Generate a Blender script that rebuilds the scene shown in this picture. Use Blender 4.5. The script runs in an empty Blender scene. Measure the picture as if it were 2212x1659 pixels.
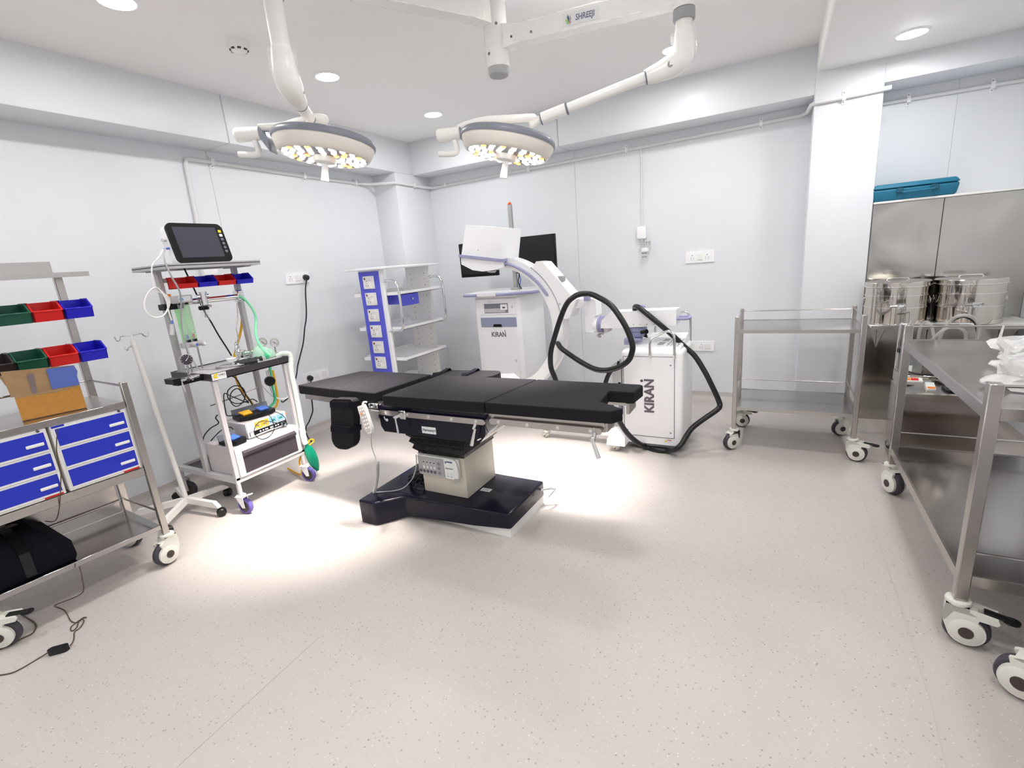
import bpy, bmesh, math, random
from mathutils import Vector, Matrix, Euler
random.seed(7)
sc = bpy.context.scene
COL = sc.collection
PI = math.pi

# ------------------------------------------------------------------ camera
cam_d = bpy.data.cameras.new('camera'); cam = bpy.data.objects.new('camera', cam_d); COL.objects.link(cam)
cam_d.sensor_fit = 'HORIZONTAL'; cam_d.sensor_width = 36.0; cam_d.lens = 36.0 * 1046.72 / 2212
cam_d.clip_start = 0.02; cam_d.clip_end = 50
_yaw, _pitch, _roll = -0.50967, 0.247395, -0.0829656
_f = Vector((math.sin(_yaw)*math.cos(_pitch), math.cos(_yaw)*math.cos(_pitch), -math.sin(_pitch)))
_r = Vector((math.cos(_yaw), -math.sin(_yaw), 0)); _u = _r.cross(_f)
_r2 = _r*math.cos(_roll) + _u*math.sin(_roll); _u2 = -_r*math.sin(_roll) + _u*math.cos(_roll)
cam.matrix_world = Matrix(((_r2.x, _u2.x, -_f.x, 0), (_r2.y, _u2.y, -_f.y, 0), (_r2.z, _u2.z, -_f.z, 1.4), (0, 0, 0, 1)))
sc.camera = cam

# ------------------------------------------------------------------ world, lights, exposure
w = bpy.data.worlds.new('world'); sc.world = w; w.use_nodes = True
w.node_tree.nodes['Background'].inputs[0].default_value = (0.9, 0.92, 1, 1)
w.node_tree.nodes['Background'].inputs[1].default_value = 0.3
sc.view_settings.view_transform = 'Standard'; sc.view_settings.look = 'None'
sc.view_settings.exposure = 0.80; sc.view_settings.gamma = 1.0; sc.view_settings.use_curve_mapping = False
CEIL, LOWC = 2.68, 2.50
DOWNLIGHT_W, SURG_W = 4.6, 13.0
DOWNLIGHTS = [(x, y, CEIL) for x in (-2.68, -0.68) for y in (3.8, 2.65, 1.45, 0.25, -0.95)] + [(0.62, y, LOWC) for y in (4.0, 2.8, 1.4, 0.0, -1.2)]
def area(name, loc, size, power, color=(1, 1, 1), spread=PI, shape='DISK'):
    d = bpy.data.lights.new(name, 'AREA'); d.shape = shape; d.size = size; d.energy = power; d.color = color; d.spread = spread
    o = bpy.data.objects.new(name, d); COL.objects.link(o); o.location = loc
    return o
for p in DOWNLIGHTS:
    area('downlight_lamp', (p[0], p[1], p[2] - 0.035), 0.15, DOWNLIGHT_W*(0.75 if p[0] > 0 else 1), (1, 0.995, 0.985))
HEADS = [(-1.975, 1.868, 2.022), (-1.235, 2.375, 1.980)]
for H_, col_, aim in ((HEADS[0], (1, 0.90, 0.83), (-2.50, 1.92, 0)), (HEADS[1], (1, 0.92, 0.87), (-1.38, 2.64, 0))):
    a_ = area('surgical_lamp', (H_[0], H_[1], H_[2] - 0.075), 0.34, SURG_W, col_, math.radians(54))
    a_.rotation_euler = (Vector(aim) - a_.location).to_track_quat('-Z', 'Y').to_euler()

sc.cycles.max_bounces = 8; sc.cycles.diffuse_bounces = 6; sc.cycles.use_adaptive_sampling = True; sc.cycles.adaptive_threshold = 0.03; sc.cycles.glossy_bounces = 4; sc.cycles.transparent_max_bounces = 10

# ------------------------------------------------------------------ materials
def new_mat(name):
    m = bpy.data.materials.new(name); m.use_nodes = True
    return m, m.node_tree.nodes, m.node_tree.links, m.node_tree.nodes['Principled BSDF']
def mat(name, c, rough=0.5, metal=0.0, spec=0.5, coat=0.0, trans=0.0, alpha=1.0, emit=None, es=0.0, bump=None, ior=1.45, vary=0.0):
    m, n, l, b = new_mat(name)
    b.inputs['Base Color'].default_value = (*c, 1); b.inputs['Roughness'].default_value = rough; b.inputs['Metallic'].default_value = metal
    b.inputs['Specular IOR Level'].default_value = spec; b.inputs['Coat Weight'].default_value = coat
    b.inputs['Transmission Weight'].default_value = trans; b.inputs['Alpha'].default_value = alpha; b.inputs['IOR'].default_value = ior
    if emit: b.inputs['Emission Color'].default_value = (*emit, 1); b.inputs['Emission Strength'].default_value = es
    if bump or vary:
        tc = n.new('ShaderNodeTexCoord'); no = n.new('ShaderNodeTexNoise'); sc_, st = bump or (60, 0.0)
        no.inputs['Scale'].default_value = sc_; no.inputs['Detail'].default_value = 4
        l.new(tc.outputs['Object'], no.inputs['Vector'])
        if bump:
            bp = n.new('ShaderNodeBump'); bp.inputs['Strength'].default_value = st; bp.inputs['Distance'].default_value = 0.01
            l.new(no.outputs['Fac'], bp.inputs['Height']); l.new(bp.outputs['Normal'], b.inputs['Normal'])
        if vary:
            mx = n.new('ShaderNodeMixRGB'); mx.inputs[1].default_value = (*[v*(1-vary) for v in c], 1); mx.inputs[2].default_value = (*[min(1, v*(1+vary)) for v in c], 1)
            l.new(no.outputs['Fac'], mx.inputs[0]); l.new(mx.outputs[0], b.inputs['Base Color'])
    return m
def brushed(name, c, rough, stretch=(1, 1, 1), waves=0.0):
    m, n, l, b = new_mat(name)
    b.inputs['Metallic'].default_value = 1.0
    tc = n.new('ShaderNodeTexCoord'); mp = n.new('ShaderNodeMapping'); no = n.new('ShaderNodeTexNoise')
    mp.inputs['Scale'].default_value = stretch; no.inputs['Scale'].default_value = 6; no.inputs['Detail'].default_value = 5
    l.new(tc.outputs['Object'], mp.inputs[0]); l.new(mp.outputs[0], no.inputs['Vector'])
    r = n.new('ShaderNodeMapRange'); r.inputs[3].default_value = rough*0.8; r.inputs[4].default_value = rough*1.25
    l.new(no.outputs['Fac'], r.inputs[0]); l.new(r.outputs[0], b.inputs['Roughness'])
    mx = n.new('ShaderNodeMixRGB'); mx.inputs[1].default_value = (*[v*0.97 for v in c], 1); mx.inputs[2].default_value = (*[min(1, v*1.03) for v in c], 1)
    l.new(no.outputs['Fac'], mx.inputs[0]); l.new(mx.outputs[0], b.inputs['Base Color'])
    if waves:
        n2 = n.new('ShaderNodeTexNoise'); n2.inputs['Scale'].default_value = 2.2; n2.inputs['Detail'].default_value = 1
        l.new(tc.outputs['Object'], n2.inputs['Vector'])
        bp = n.new('ShaderNodeBump'); bp.inputs['Strength'].default_value = waves; bp.inputs['Distance'].default_value = 0.1
        l.new(n2.outputs['Fac'], bp.inputs['Height']); l.new(bp.outputs['Normal'], b.inputs['Normal'])
    return m
def floor_material():
    m, n, l, b = new_mat('speckled_vinyl')
    tc = n.new('ShaderNodeTexCoord')
    big = n.new('ShaderNodeTexNoise'); big.inputs['Scale'].default_value = 2.5; big.inputs['Detail'].default_value = 3
    l.new(tc.outputs['Object'], big.inputs['Vector'])
    base = n.new('ShaderNodeMixRGB'); base.inputs[1].default_value = (0.545, 0.503, 0.475, 1); base.inputs[2].default_value = (0.585, 0.542, 0.512, 1)
    l.new(big.outputs['Fac'], base.inputs[0])
    cur = base.outputs[0]
    for scale, thr, col, fac in ((62, 0.15, (0.27, 0.20, 0.17, 1), 0.55), (44, 0.11, (0.20, 0.18, 0.17, 1), 0.6), (75, 0.13, (0.85, 0.81, 0.77, 1), 0.55), (150, 0.22, (0.42, 0.36, 0.32, 1), 0.35)):
        v = n.new('ShaderNodeTexVoronoi'); v.inputs['Scale'].default_value = scale; v.inputs['Randomness'].default_value = 1
        l.new(tc.outputs['Object'], v.inputs['Vector'])
        lt = n.new('ShaderNodeMapRange'); lt.inputs[1].default_value = thr; lt.inputs[2].default_value = thr*1.5; lt.inputs[3].default_value = fac; lt.inputs[4].default_value = 0
        l.new(v.outputs['Distance'], lt.inputs[0])
        # only some cells carry a chip
        sp = n.new('ShaderNodeSeparateColor'); l.new(v.outputs['Color'], sp.inputs[0])
        gt = n.new('ShaderNodeMath'); gt.operation = 'GREATER_THAN'; gt.inputs[1].default_value = 0.70; l.new(sp.outputs[0], gt.inputs[0])
        mu = n.new('ShaderNodeMath'); mu.operation = 'MULTIPLY'; l.new(lt.outputs[0], mu.inputs[0]); l.new(gt.outputs[0], mu.inputs[1])
        mx = n.new('ShaderNodeMixRGB'); mx.inputs[2].default_value = col
        l.new(mu.outputs[0], mx.inputs[0]); l.new(cur, mx.inputs[1]); cur = mx.outputs[0]
    l.new(cur, b.inputs['Base Color']); b.inputs['Roughness'].default_value = 0.38; b.inputs['Specular IOR Level'].default_value = 0.4
    return m
M = {}
M['floor'] = floor_material()
M['wall'] = mat('wall_panel_paint', (0.765, 0.785, 0.815), 0.35, spec=0.4, bump=(3, 0.02))
M['ceil'] = mat('ceiling_paint', (0.91, 0.895, 0.88), 0.7, bump=(4, 0.02))
M['joint'] = mat('joint_sealant', (0.55, 0.56, 0.57), 0.6)
M['backing'] = mat('wall_backing', (0.6, 0.6, 0.6), 0.8)
M['pipe'] = mat('conduit_paint', (0.78, 0.78, 0.78), 0.4)
M['steel'] = brushed('stainless_steel', (0.53, 0.50, 0.48), 0.25)
M['steel_dark'] = brushed('stainless_shelf_sheet', (0.45, 0.435, 0.43), 0.16, (1, 1, 1), 0.035)
M['clad'] = brushed('stainless_cladding', (0.52, 0.50, 0.475), 0.16, (30, 1, 1), 0.5)
M['drum'] = mat('polished_steel', (0.68, 0.63, 0.57), 0.07, 1.0)
M['mirror'] = mat('mirror_steel', (0.55, 0.49, 0.44), 0.12, 1.0)
M['chrome'] = mat('chrome', (0.80, 0.80, 0.80), 0.08, 1.0)
M['white'] = mat('white_enamel', (0.92, 0.915, 0.925), 0.28, coat=0.2)
M['cream'] = mat('cream_enamel', (0.90, 0.89, 0.86), 0.3, coat=0.2)
M['ivory'] = mat('ivory_panel', (0.66, 0.62, 0.52), 0.35)
M['offwhite'] = mat('offwhite_plastic', (0.84, 0.83, 0.80), 0.4)
M['greypaint'] = mat('grey_enamel', (0.46, 0.45, 0.46), 0.4)
M['lightgrey'] = mat('light_grey_enamel', (0.55, 0.53, 0.54), 0.4)
M['lav'] = mat('lavender_plastic', (0.33, 0.33, 0.52), 0.45)
M['slate'] = mat('slate_plastic', (0.20, 0.21, 0.25), 0.4)
M['black'] = mat('black_plastic', (0.008, 0.008, 0.009), 0.38, spec=0.25)
M['rubber'] = mat('black_rubber', (0.010, 0.010, 0.011), 0.35)
M['screen'] = mat('dark_screen', (0.02, 0.022, 0.03), 0.18)
M['panel_dark'] = mat('dark_drawer', (0.055, 0.045, 0.055), 0.3)
M['pad'] = mat('black_vinyl_pad', (0.014, 0.013, 0.0155), 0.5, spec=0.12, bump=(350, 0.06))
M['fabric'] = mat('black_fabric', (0.006, 0.005, 0.010), 0.8, spec=0.15, bump=(200, 0.2))
M['navy'] = mat('dark_gloss_base', (0.008, 0.007, 0.018), 0.22, spec=0.3, coat=0.1)
M['bellow'] = mat('black_bellows', (0.008, 0.008, 0.008), 0.35, bump=(25, 0.5))
M['blue'] = mat('blue_enamel', (0.018, 0.035, 0.52), 0.35)
M['cartblue'] = mat('cobalt_enamel', (0.10, 0.11, 0.66), 0.4)
M['binblue'] = mat('blue_bin', (0.015, 0.012, 0.56), 0.3)
M['binred'] = mat('red_bin', (0.68, 0.012, 0.012), 0.3)
M['bingreen'] = mat('green_bin', (0.008, 0.095, 0.055), 0.35)
M['binblack'] = mat('black_bin', (0.03, 0.02, 0.02), 0.4)
M['card'] = mat('brown_cardboard', (0.42, 0.27, 0.14), 0.7, vary=0.25, bump=(12, 0.2))
M['tape'] = mat('amber_tape', (0.52, 0.24, 0.045), 0.25, vary=0.2)
M['bluetape'] = mat('blue_print', (0.10, 0.17, 0.55), 0.3)
M['tread'] = mat('dark_grey_tyre', (0.06, 0.055, 0.07), 0.5)
M['purple'] = mat('purple_tyre', (0.14, 0.11, 0.40), 0.45)
M['hub'] = mat('brown_hub', (0.06, 0.045, 0.04), 0.5)
M['caster'] = mat('white_caster_shell', (0.78, 0.77, 0.70), 0.35)
M['red'] = mat('red_plastic', (0.7, 0.02, 0.015), 0.4)
M['orange'] = mat('orange_plastic', (0.85, 0.25, 0.02), 0.4)
M['amber'] = mat('amber_face', (0.92, 0.50, 0.02), 0.4)
M['skyblue'] = mat('sky_face', (0.22, 0.50, 0.78), 0.4)
M['pedalblue'] = mat('blue_pedal', (0.08, 0.20, 0.68), 0.35)
M['yellowhose'] = mat('yellow_hose', (0.86, 0.47, 0.01), 0.4)
M['greenhose'] = mat('pale_green_hose', (0.30, 0.86, 0.52), 0.35)
M['greenbag'] = mat('green_rubber_bag', (0.0, 0.26, 0.15), 0.4)
M['flowgreen'] = mat('green_flow_plate', (0.42, 0.86, 0.42), 0.4)
M['clearbag'] = mat('clear_green_plastic', (0.62, 0.95, 0.74), 0.15, alpha=0.7)
M['cleartube'] = mat('clear_corrugated_plastic', (0.86, 0.94, 0.88), 0.25, alpha=0.7)
M['plastic'] = mat('crumpled_film', (0.88, 0.87, 0.86), 0.12, alpha=0.62, bump=(45, 0.9), coat=0.5)
M['film'] = mat('protective_film', (0.95, 0.95, 0.95), 0.08, alpha=0.16, bump=(35, 1.0))
M['glass'] = mat('clear_glass', (0.92, 0.94, 0.95), 0.05, alpha=0.14)
M['teal'] = mat('teal_case', (0.012, 0.155, 0.26), 0.55, bump=(300, 0.1))
M['teal_d'] = mat('teal_fitting', (0.008, 0.09, 0.15), 0.5)
M['cable'] = mat('grey_cable', (0.42, 0.42, 0.43), 0.4)
M['browncable'] = mat('brown_cable', (0.10, 0.06, 0.035), 0.5)
M['inkgrey'] = mat('violet_grey_ink', (0.13, 0.11, 0.13), 0.5)
M['ink'] = mat('grey_ink', (0.09, 0.08, 0.10), 0.5)
M['inkblue'] = mat('navy_ink', (0.02, 0.04, 0.14), 0.5)
M['inkgreen'] = mat('green_ink', (0.25, 0.62, 0.06), 0.5)
M['inkpink'] = mat('pink_ink', (0.6, 0.08, 0.25), 0.5)
M['paper'] = mat('white_label', (0.80, 0.82, 0.82), 0.4)
M['yellow'] = mat('yellow_print', (0.88, 0.66, 0.02), 0.4)
M['keypad'] = mat('grey_keypad', (0.36, 0.36, 0.36), 0.45)
M['dial'] = mat('dial_face', (0.90, 0.90, 0.90), 0.4)
M['lamp'] = mat('lamp_diffuser', (1, 1, 1), 0.5, emit=(1, 0.98, 0.95), es=14)
M['led'] = mat('led_lens', (1, 1, 1), 0.2, emit=(1, 0.97, 0.93), es=2.6)
M['ledwarm'] = mat('warm_led_lens', (1, 0.6, 0.3), 0.2, emit=(1, 0.45, 0.10), es=1.6)
M['lenswhite'] = mat('warm_white_shell', (0.80, 0.76, 0.69), 0.35)
M['lensplate'] = mat('lens_plate', (0.10, 0.09, 0.11), 0.25)
M['greendisp'] = mat('green_display', (0.01, 0.22, 0.12), 0.3)

# ------------------------------------------------------------------ mesh builder (world coordinates)
def frame(d):
    d = Vector(d).normalized(); a = Vector((0, 0, 1)) if abs(d.z) < 0.9 else Vector((1, 0, 0))
    x = a.cross(d).normalized(); return x, d.cross(x), d
class MB:
    def __init__(s): s.v = []; s.f = []
    def add(s, vs, fs):
        o = len(s.v); s.v += [tuple(v) for v in vs]; s.f += [tuple(i + o for i in f) for f in fs]; return s
    def _bm(s, bm, mw=None):
        bm.verts.index_update()
        s.add([(mw @ v.co if mw else v.co) for v in bm.verts], [[v.index for v in f.verts] for f in bm.faces]); bm.free(); return s
    def box(s, x0, x1, y0, y1, z0, z1, bev=0, seg=2, mw=None):
        bm = bmesh.new(); bmesh.ops.create_cube(bm, size=1)
        for v in bm.verts: v.co = Vector(((x0+x1)/2 + v.co.x*(x1-x0), (y0+y1)/2 + v.co.y*(y1-y0), (z0+z1)/2 + v.co.z*(z1-z0)))
        if bev: bmesh.ops.bevel(bm, geom=bm.edges[:], offset=min(bev, 0.49*min(abs(x1-x0), abs(y1-y0), abs(z1-z0))), segments=seg, profile=0.5, affect='EDGES')
        return s._bm(bm, mw)
    def cbox(s, c, size, rot=(0, 0, 0), bev=0, seg=2):
        mw = Matrix.Translation(c) @ Euler(rot).to_matrix().to_4x4(); a, b, d = [v/2 for v in size]
        return s.box(-a, a, -b, b, -d, d, bev, seg, mw)
    def hexa(s, P):      # 8 corner points: bottom ring then top ring
        return s.add(P, [(3, 2, 1, 0), (4, 5, 6, 7), (0, 1, 5, 4), (1, 2, 6, 5), (2, 3, 7, 6), (3, 0, 4, 7)])
    def cyl(s, p0, p1, r0, r1=None, seg=20, cap=True):
        r1 = r0 if r1 is None else r1; p0 = Vector(p0); p1 = Vector(p1); x, y, d = frame(p1 - p0); vs = []
        for p, r in ((p0, r0), (p1, r1)):
            for i in range(seg):
                a = 2*PI*i/seg; vs.append(p + x*math.cos(a)*r + y*math.sin(a)*r)
        fs = [(i, (i+1) % seg, seg + (i+1) % seg, seg + i) for i in range(seg)]
        if cap: fs += [tuple(range(seg-1, -1, -1)), tuple(range(seg, 2*seg))]
        return s.add(vs, fs)
    def lathe(s, prof, c, axis=(0, 0, 1), seg=32, cap=True):     # prof: (radius, distance along axis)
        c = Vector(c); x, y, d = frame(axis); vs = []; n = len(prof)
        for r, h in prof:
            for i in range(seg):
                a = 2*PI*i/seg; vs.append(c + d*h + x*math.cos(a)*max(r, 1e-5) + y*math.sin(a)*max(r, 1e-5))
        fs = [(k*seg + i, k*seg + (i+1) % seg, (k+1)*seg + (i+1) % seg, (k+1)*seg + i) for k in range(n-1) for i in range(seg)]
        if cap and prof[0][0] > 1e-4: fs.append(tuple(range(seg-1, -1, -1)))
        if cap and prof[-1][0] > 1e-4: fs.append(tuple((n-1)*seg + i for i in range(seg)))
        return s.add(vs, fs)
    def tube(s, pts, r, seg=8, smooth=0, closed=False):
        P = [Vector(p) for p in pts]
        if smooth: P = catmull(P, smooth)
        n = len(P); T = [(P[min(i+1, n-1)] - P[max(i-1, 0)]).normalized() for i in range(n)]
        x, y, _ = frame(T[0]); vs = []
        for i in range(n):
            if i: q = T[i-1].rotation_difference(T[i]); x = q @ x
            x = (x - T[i]*x.dot(T[i])).normalized(); y = T[i].cross(x); rr = r(i/(n-1)) if callable(r) else r
            for k in range(seg): a = 2*PI*k/seg; vs.append(P[i] + x*math.cos(a)*rr + y*math.sin(a)*rr)
        fs = [(i*seg + k, i*seg + (k+1) % seg, (i+1)*seg + (k+1) % seg, (i+1)*seg + k) for i in range(n-1) for k in range(seg)]
        fs += [tuple(range(seg-1, -1, -1)), tuple((n-1)*seg + k for k in range(seg))]
        return s.add(vs, fs)
    def prism(s, pts, off):       # polygon points (world) swept by the vector off
        P = [Vector(p) for p in pts]; o = Vector(off); n = len(P)
        nrm = Vector((0, 0, 0))
        for i in range(n): nrm += P[i].cross(P[(i+1) % n])
        if nrm.dot(o) > 0: P.reverse()
        return s.add(P + [p + o for p in P], [tuple(range(n)), tuple(range(2*n-1, n-1, -1))] + [(i+n, (i+1) % n + n, (i+1) % n, i) for i in range(n)])
    def quadring(s, rings, closed=True):        # rings of 4 points each, joined one after another
        vs = [p for r in rings for p in r]; fs = []; k = len(rings[0])
        for i in range(len(rings)-1): fs += [(i*k + j, i*k + (j+1) % k, (i+1)*k + (j+1) % k, (i+1)*k + j) for j in range(k)]
        fs += [tuple(range(k-1, -1, -1)), tuple((len(rings)-1)*k + j for j in range(k))]
        return s.add(vs, fs)
def catmull(P, k):
    out = []
    for i in range(len(P)-1):
        a, b, c, d = P[max(i-1, 0)], P[i], P[i+1], P[min(i+2, len(P)-1)]
        for j in range(k):
            t = j/k; out.append(0.5*((2*b) + (c-a)*t + (2*a-5*b+4*c-d)*t*t + (3*b-a-3*c+d)*t**3))
    out.append(P[-1]); return out
def link(name, me, parent):
    o = bpy.data.objects.new(name, me); COL.objects.link(o)
    if parent is not None: o.parent = parent
    return o
def root_of(o):
    while o.parent is not None: o = o.parent
    return o
def worldmat(o):
    m = o.matrix_basis.copy(); p = o.parent
    while p is not None: m = p.matrix_basis @ m; p = p.parent
    return m
def build(name, mb, m, parent=None, smooth=True, local=False, **props):
    me = bpy.data.meshes.new(name); vs = mb.v
    if parent is not None and not local:
        inv = worldmat(parent).inverted(); vs = [inv @ Vector(v) for v in mb.v]
    me.from_pydata([tuple(v) for v in vs], [], mb.f); me.materials.append(M[m] if isinstance(m, str) else m)
    bm = bmesh.new(); bm.from_mesh(me); bmesh.ops.recalc_face_normals(bm, faces=bm.faces[:]); bm.to_mesh(me); bm.free()
    if smooth:
        me.polygons.foreach_set('use_smooth', [True]*len(me.polygons)); me.set_sharp_from_angle(angle=math.radians(38))
    me.update(); o = link(name, me, parent)
    for k, v in props.items(): o[k] = v
    return o
def thing(name, label, cat, loc, rz=0, group=None):
    o = bpy.data.objects.new(name, None); COL.objects.link(o); o.empty_display_size = 0.1
    o.location = loc; o.rotation_euler = (0, 0, rz); o['label'] = label; o['category'] = cat
    if group: o['group'] = group
    return o
def single(name, mb, m, label, cat, group=None, loc=None, **kw):
    """a thing that is one mesh; its origin goes to loc"""
    loc = loc or mb.v[0]
    me_o = build(name, shift(mb, loc), m, None, **kw); me_o.location = loc
    me_o['label'] = label; me_o['category'] = cat
    if group: me_o['group'] = group
    return me_o
def shift(mb, loc):
    q = MB(); q.v = [(v[0]-loc[0], v[1]-loc[1], v[2]-loc[2]) for v in mb.v]; q.f = mb.f; return q
def struct(name, mb, m, parent=None, **kw):
    o = build(name, mb, m, parent, **kw)
    if parent is None: o['kind'] = 'structure'
    return o
def copy_tree(o, parent=None):
    c = o.copy(); COL.objects.link(c)
    if parent is not None: c.parent = parent
    for ch in list(o.children): copy_tree(ch, c)
    return c
def text(s, name, loc, xdir, updir, size, m, parent, align='CENTER', bold=0.0, ext=0.0006, shear=0, sx=1.0):
    """lettering lying on a surface: xdir is the reading direction, updir the letters' up"""
    cu = bpy.data.curves.new(name, 'FONT'); cu.body = s; cu.size = size; cu.align_x = align; cu.align_y = 'CENTER'
    cu.extrude = ext; cu.offset = bold; cu.shear = shear; cu.resolution_u = 3; cu.materials.append(M[m])
    tmp = bpy.data.objects.new(name, cu); COL.objects.link(tmp); me = bpy.data.meshes.new_from_object(tmp.evaluated_get(bpy.context.evaluated_depsgraph_get()))
    bpy.data.objects.remove(tmp); me.name = name; o = link(name, me, parent); o['kind'] = 'stuff'; x = Vector(xdir).normalized(); y = Vector(updir).normalized(); z = x.cross(y)
    mw = Matrix(((x.x*sx, y.x, z.x, loc[0]), (x.y*sx, y.y, z.y, loc[1]), (x.z*sx, y.z, z.z, loc[2]), (0, 0, 0, 1)))
    o.matrix_basis = (worldmat(parent).inverted() @ mw) if parent is not None else mw
    return o
# ================================================================== the room
LX, BY, RX, FY = -3.76, 4.70, 1.42, -2.2
struct('floor', MB().box(LX-.1, RX+.1, FY-.1, 4.85, -0.1, 0), 'floor', smooth=False)
fl = bpy.data.objects['floor']
for pts in ([(0.4601, 3.1393, 0.0005), (0.4745, 2.0731, 0.0005), (0.4695, 1.5948, 0.0005), (0.4524, 1.2983, 0.0005)], [(-1.5594, 1.0314, 0.0005), (-1.5358, 0.4980, 0.0005), (-1.5234, 0.3087, 0.0005)]):
    mb = MB()
    for a, b in zip(pts[:-1], pts[1:]):
        a = Vector(a); b = Vector(b); n = Vector((0, 0, 1)).cross(b-a).normalized()*0.0022
        mb.prism([a-n, b-n, b+n, a+n], (0, 0, 0.0006))
    build('weld_seam', mb, mat('vinyl_weld', (0.56, 0.50, 0.46), 0.5), fl, smooth=False)
struct('ceiling', MB().box(LX-.1, RX+.1, FY-.1, 4.85, CEIL, CEIL+.1), 'ceil', smooth=False)
struct('ceiling_step', MB().box(0.17, RX+.05, FY-.05, 4.80, LOWC, CEIL+.05, 0.02, 3), 'ceil')
def wall(name, backing, panels):
    o = struct(name, backing, 'backing', smooth=False)
    for p in panels: build('wall_panel', MB().box(*p, 0.0015, 1), 'wall', o, smooth=False)
    return o
g = 0.0009
wall('wall_left', MB().box(LX-.12, LX-.012, FY, 4.82, 0, CEIL), [(LX-.02, LX, a+g, b-g, 0, 2.40) for a, b in ((FY, -.04), (-.04, 2.40), (2.40, 4.16))])
wall('wall_back', MB().box(LX, 0.2, BY+.012, BY+.12, 0, CEIL), [(a+g, b-g, BY, BY+.02, 0, 2.40) for a, b in ((-3.47, -1.752), (-1.752, 0.18))])
wall('wall_right', MB().box(RX+.012, RX+.12, FY, 4.82, 0, CEIL), [(RX, RX+.02, a+g, b-g, 0, LOWC+.01) for a, b in ((FY, .2), (.2, 2.6), (2.6, 4.8))])
wall('wall_front', MB().box(LX, RX, FY-.12, FY-.012, 0, CEIL), [(a+g, b-g, FY-.02, FY, 0, CEIL) for a, b in ((LX, -1.4), (-1.4, 1.42))])
wall('wall_alcove', MB().box(0.5, RX+.05, 4.732, 4.82, 1.0, LOWC+.05), [(a+g/2, b-g/2, 4.72, 4.74, 1.0, LOWC+.01) for a, b in ((0.5, 1.02), (1.02, RX+.02))])
o = struct('beam_left', MB().box(LX-.02, -3.46, FY, 2.399, 2.365, CEIL+.02, 0.012, 2), 'wall')
build('beam_panel', MB().box(LX-.02, -3.46, 2.4005, 4.80, 2.365, CEIL+.02, 0.012, 2), 'wall', o)
o = struct('beam_back', MB().box(-3.47, -1.792, 4.41, 4.80, 2.36, CEIL+.02, 0.012, 2), 'wall')
build('beam_panel', MB().box(-1.790, 0.19, 4.41, 4.80, 2.36, CEIL+.02, 0.012, 2), 'wall', o)
struct('beam_alcove', MB().box(0.55, RX+.03, 4.41, 4.80, 2.35, LOWC+.02, 0.012, 2), 'wall')
struct('column_corner', MB().box(LX-.02, -3.46, 4.13, 4.80, 0, 2.37, 0.015, 2), 'wall')
struct('column_right', MB().box(0.165, 0.565, 4.40, 4.80, 0, LOWC+.02, 0.012, 2), 'wall')
# steel cladding of the recess, two sheets and a capping ledge
o = struct('wall_cladding', MB().box(0.567, RX, 4.425, 4.80, 0.0, 1.575), 'steel', smooth=False)
for a, b in ((0.568, 0.951), (0.954, RX-.002)):
    build('cladding_sheet', MB().box(a, b, 4.40, 4.424, 0.0, 1.578, 0.002, 1), 'clad', o, smooth=False)
build('capping_ledge', MB().box(0.567, RX, 4.392, 4.72, 1.579, 1.594, 0.003, 1), 'offwhite', o)
# coved vinyl skirting
def cove(name, a, b, inward):
    a = Vector(a); b = Vector(b); n = Vector(inward); prof = [(0, 0), (0.05, 0.0), (0.030, 0.006), (0.014, 0.018), (0.006, 0.036), (0.004, 0.07), (0, 0.07)]
    P = [a + n*h + Vector((0, 0, z)) for h, z in prof]
    return struct(name, MB().prism(P, b-a), 'floor')
cove('baseboard_left', (LX, FY, 0), (LX, 4.13, 0), (1, 0, 0)); cove('baseboard_back', (-3.46, BY, 0), (0.165, BY, 0), (0, -1, 0))
cove('baseboard_right', (RX, FY, 0), (RX, 4.40, 0), (-1, 0, 0))

# ---------------------------------------------------------------- ceiling fittings
def downlight(x, y, z, label):
    t = thing('ceiling_light', label, 'ceiling light', (x, y, z), 0, 'round ceiling downlights')
    build('trim_ring', MB().lathe([(0.088, 0), (0.088, -0.004), (0.074, -0.010), (0.072, -0.002), (0.072, 0)], (x, y, z), seg=40), 'white', t)
    build('diffuser', MB().lathe([(0.0, -0.012), (0.05, -0.011), (0.071, -0.004), (0.071, -0.001), (0, -0.001)], (x, y, z), seg=40), 'lamp', t)
LBL = {(-2.68, 3.8): 'lit round downlight nearest the far left corner of the room', (-2.68, 2.65): 'lit round downlight above and right of the left surgical lamp drop tube',
       (-2.68, 1.45): 'lit round downlight cut by the top left edge of the picture', (-0.68, 3.8): 'lit round downlight just behind the elbow of the right surgical lamp arm',
       (0.62, 4.0): 'lit round downlight in the lower ceiling by the recess at right'}
for x, y, z in DOWNLIGHTS:
    if (x, y) in LBL: downlight(x, y, z, LBL[(x, y)])
for x, y, z in DOWNLIGHTS:
    if (x, y) not in LBL: downlight(x, y, z, 'lit round ceiling downlight outside the picture frame')
t = thing('smoke_detector', 'round white smoke detector on the ceiling at upper left', 'smoke detector', (-2.67, 2.02, CEIL))
build('base_ring', MB().lathe([(0.056, 0), (0.056, -0.012), (0.053, -0.02), (0, -0.02)], (-2.67, 2.02, CEIL)), 'cream', t)
build('dome', MB().lathe([(0.050, -0.02), (0.046, -0.034), (0.036, -0.046), (0.02, -0.052), (0, -0.053)], (-2.67, 2.02, CEIL)), 'cream', t)
for k in range(8):
    a = 2*PI*k/8 + .2
    build('vent_slot', MB().cbox((-2.67+math.cos(a)*.042, 2.02+math.sin(a)*.042, CEIL-.038), (0.012, 0.019, 0.008), (0, 0, a), 0.002), 'hub', t)

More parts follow.
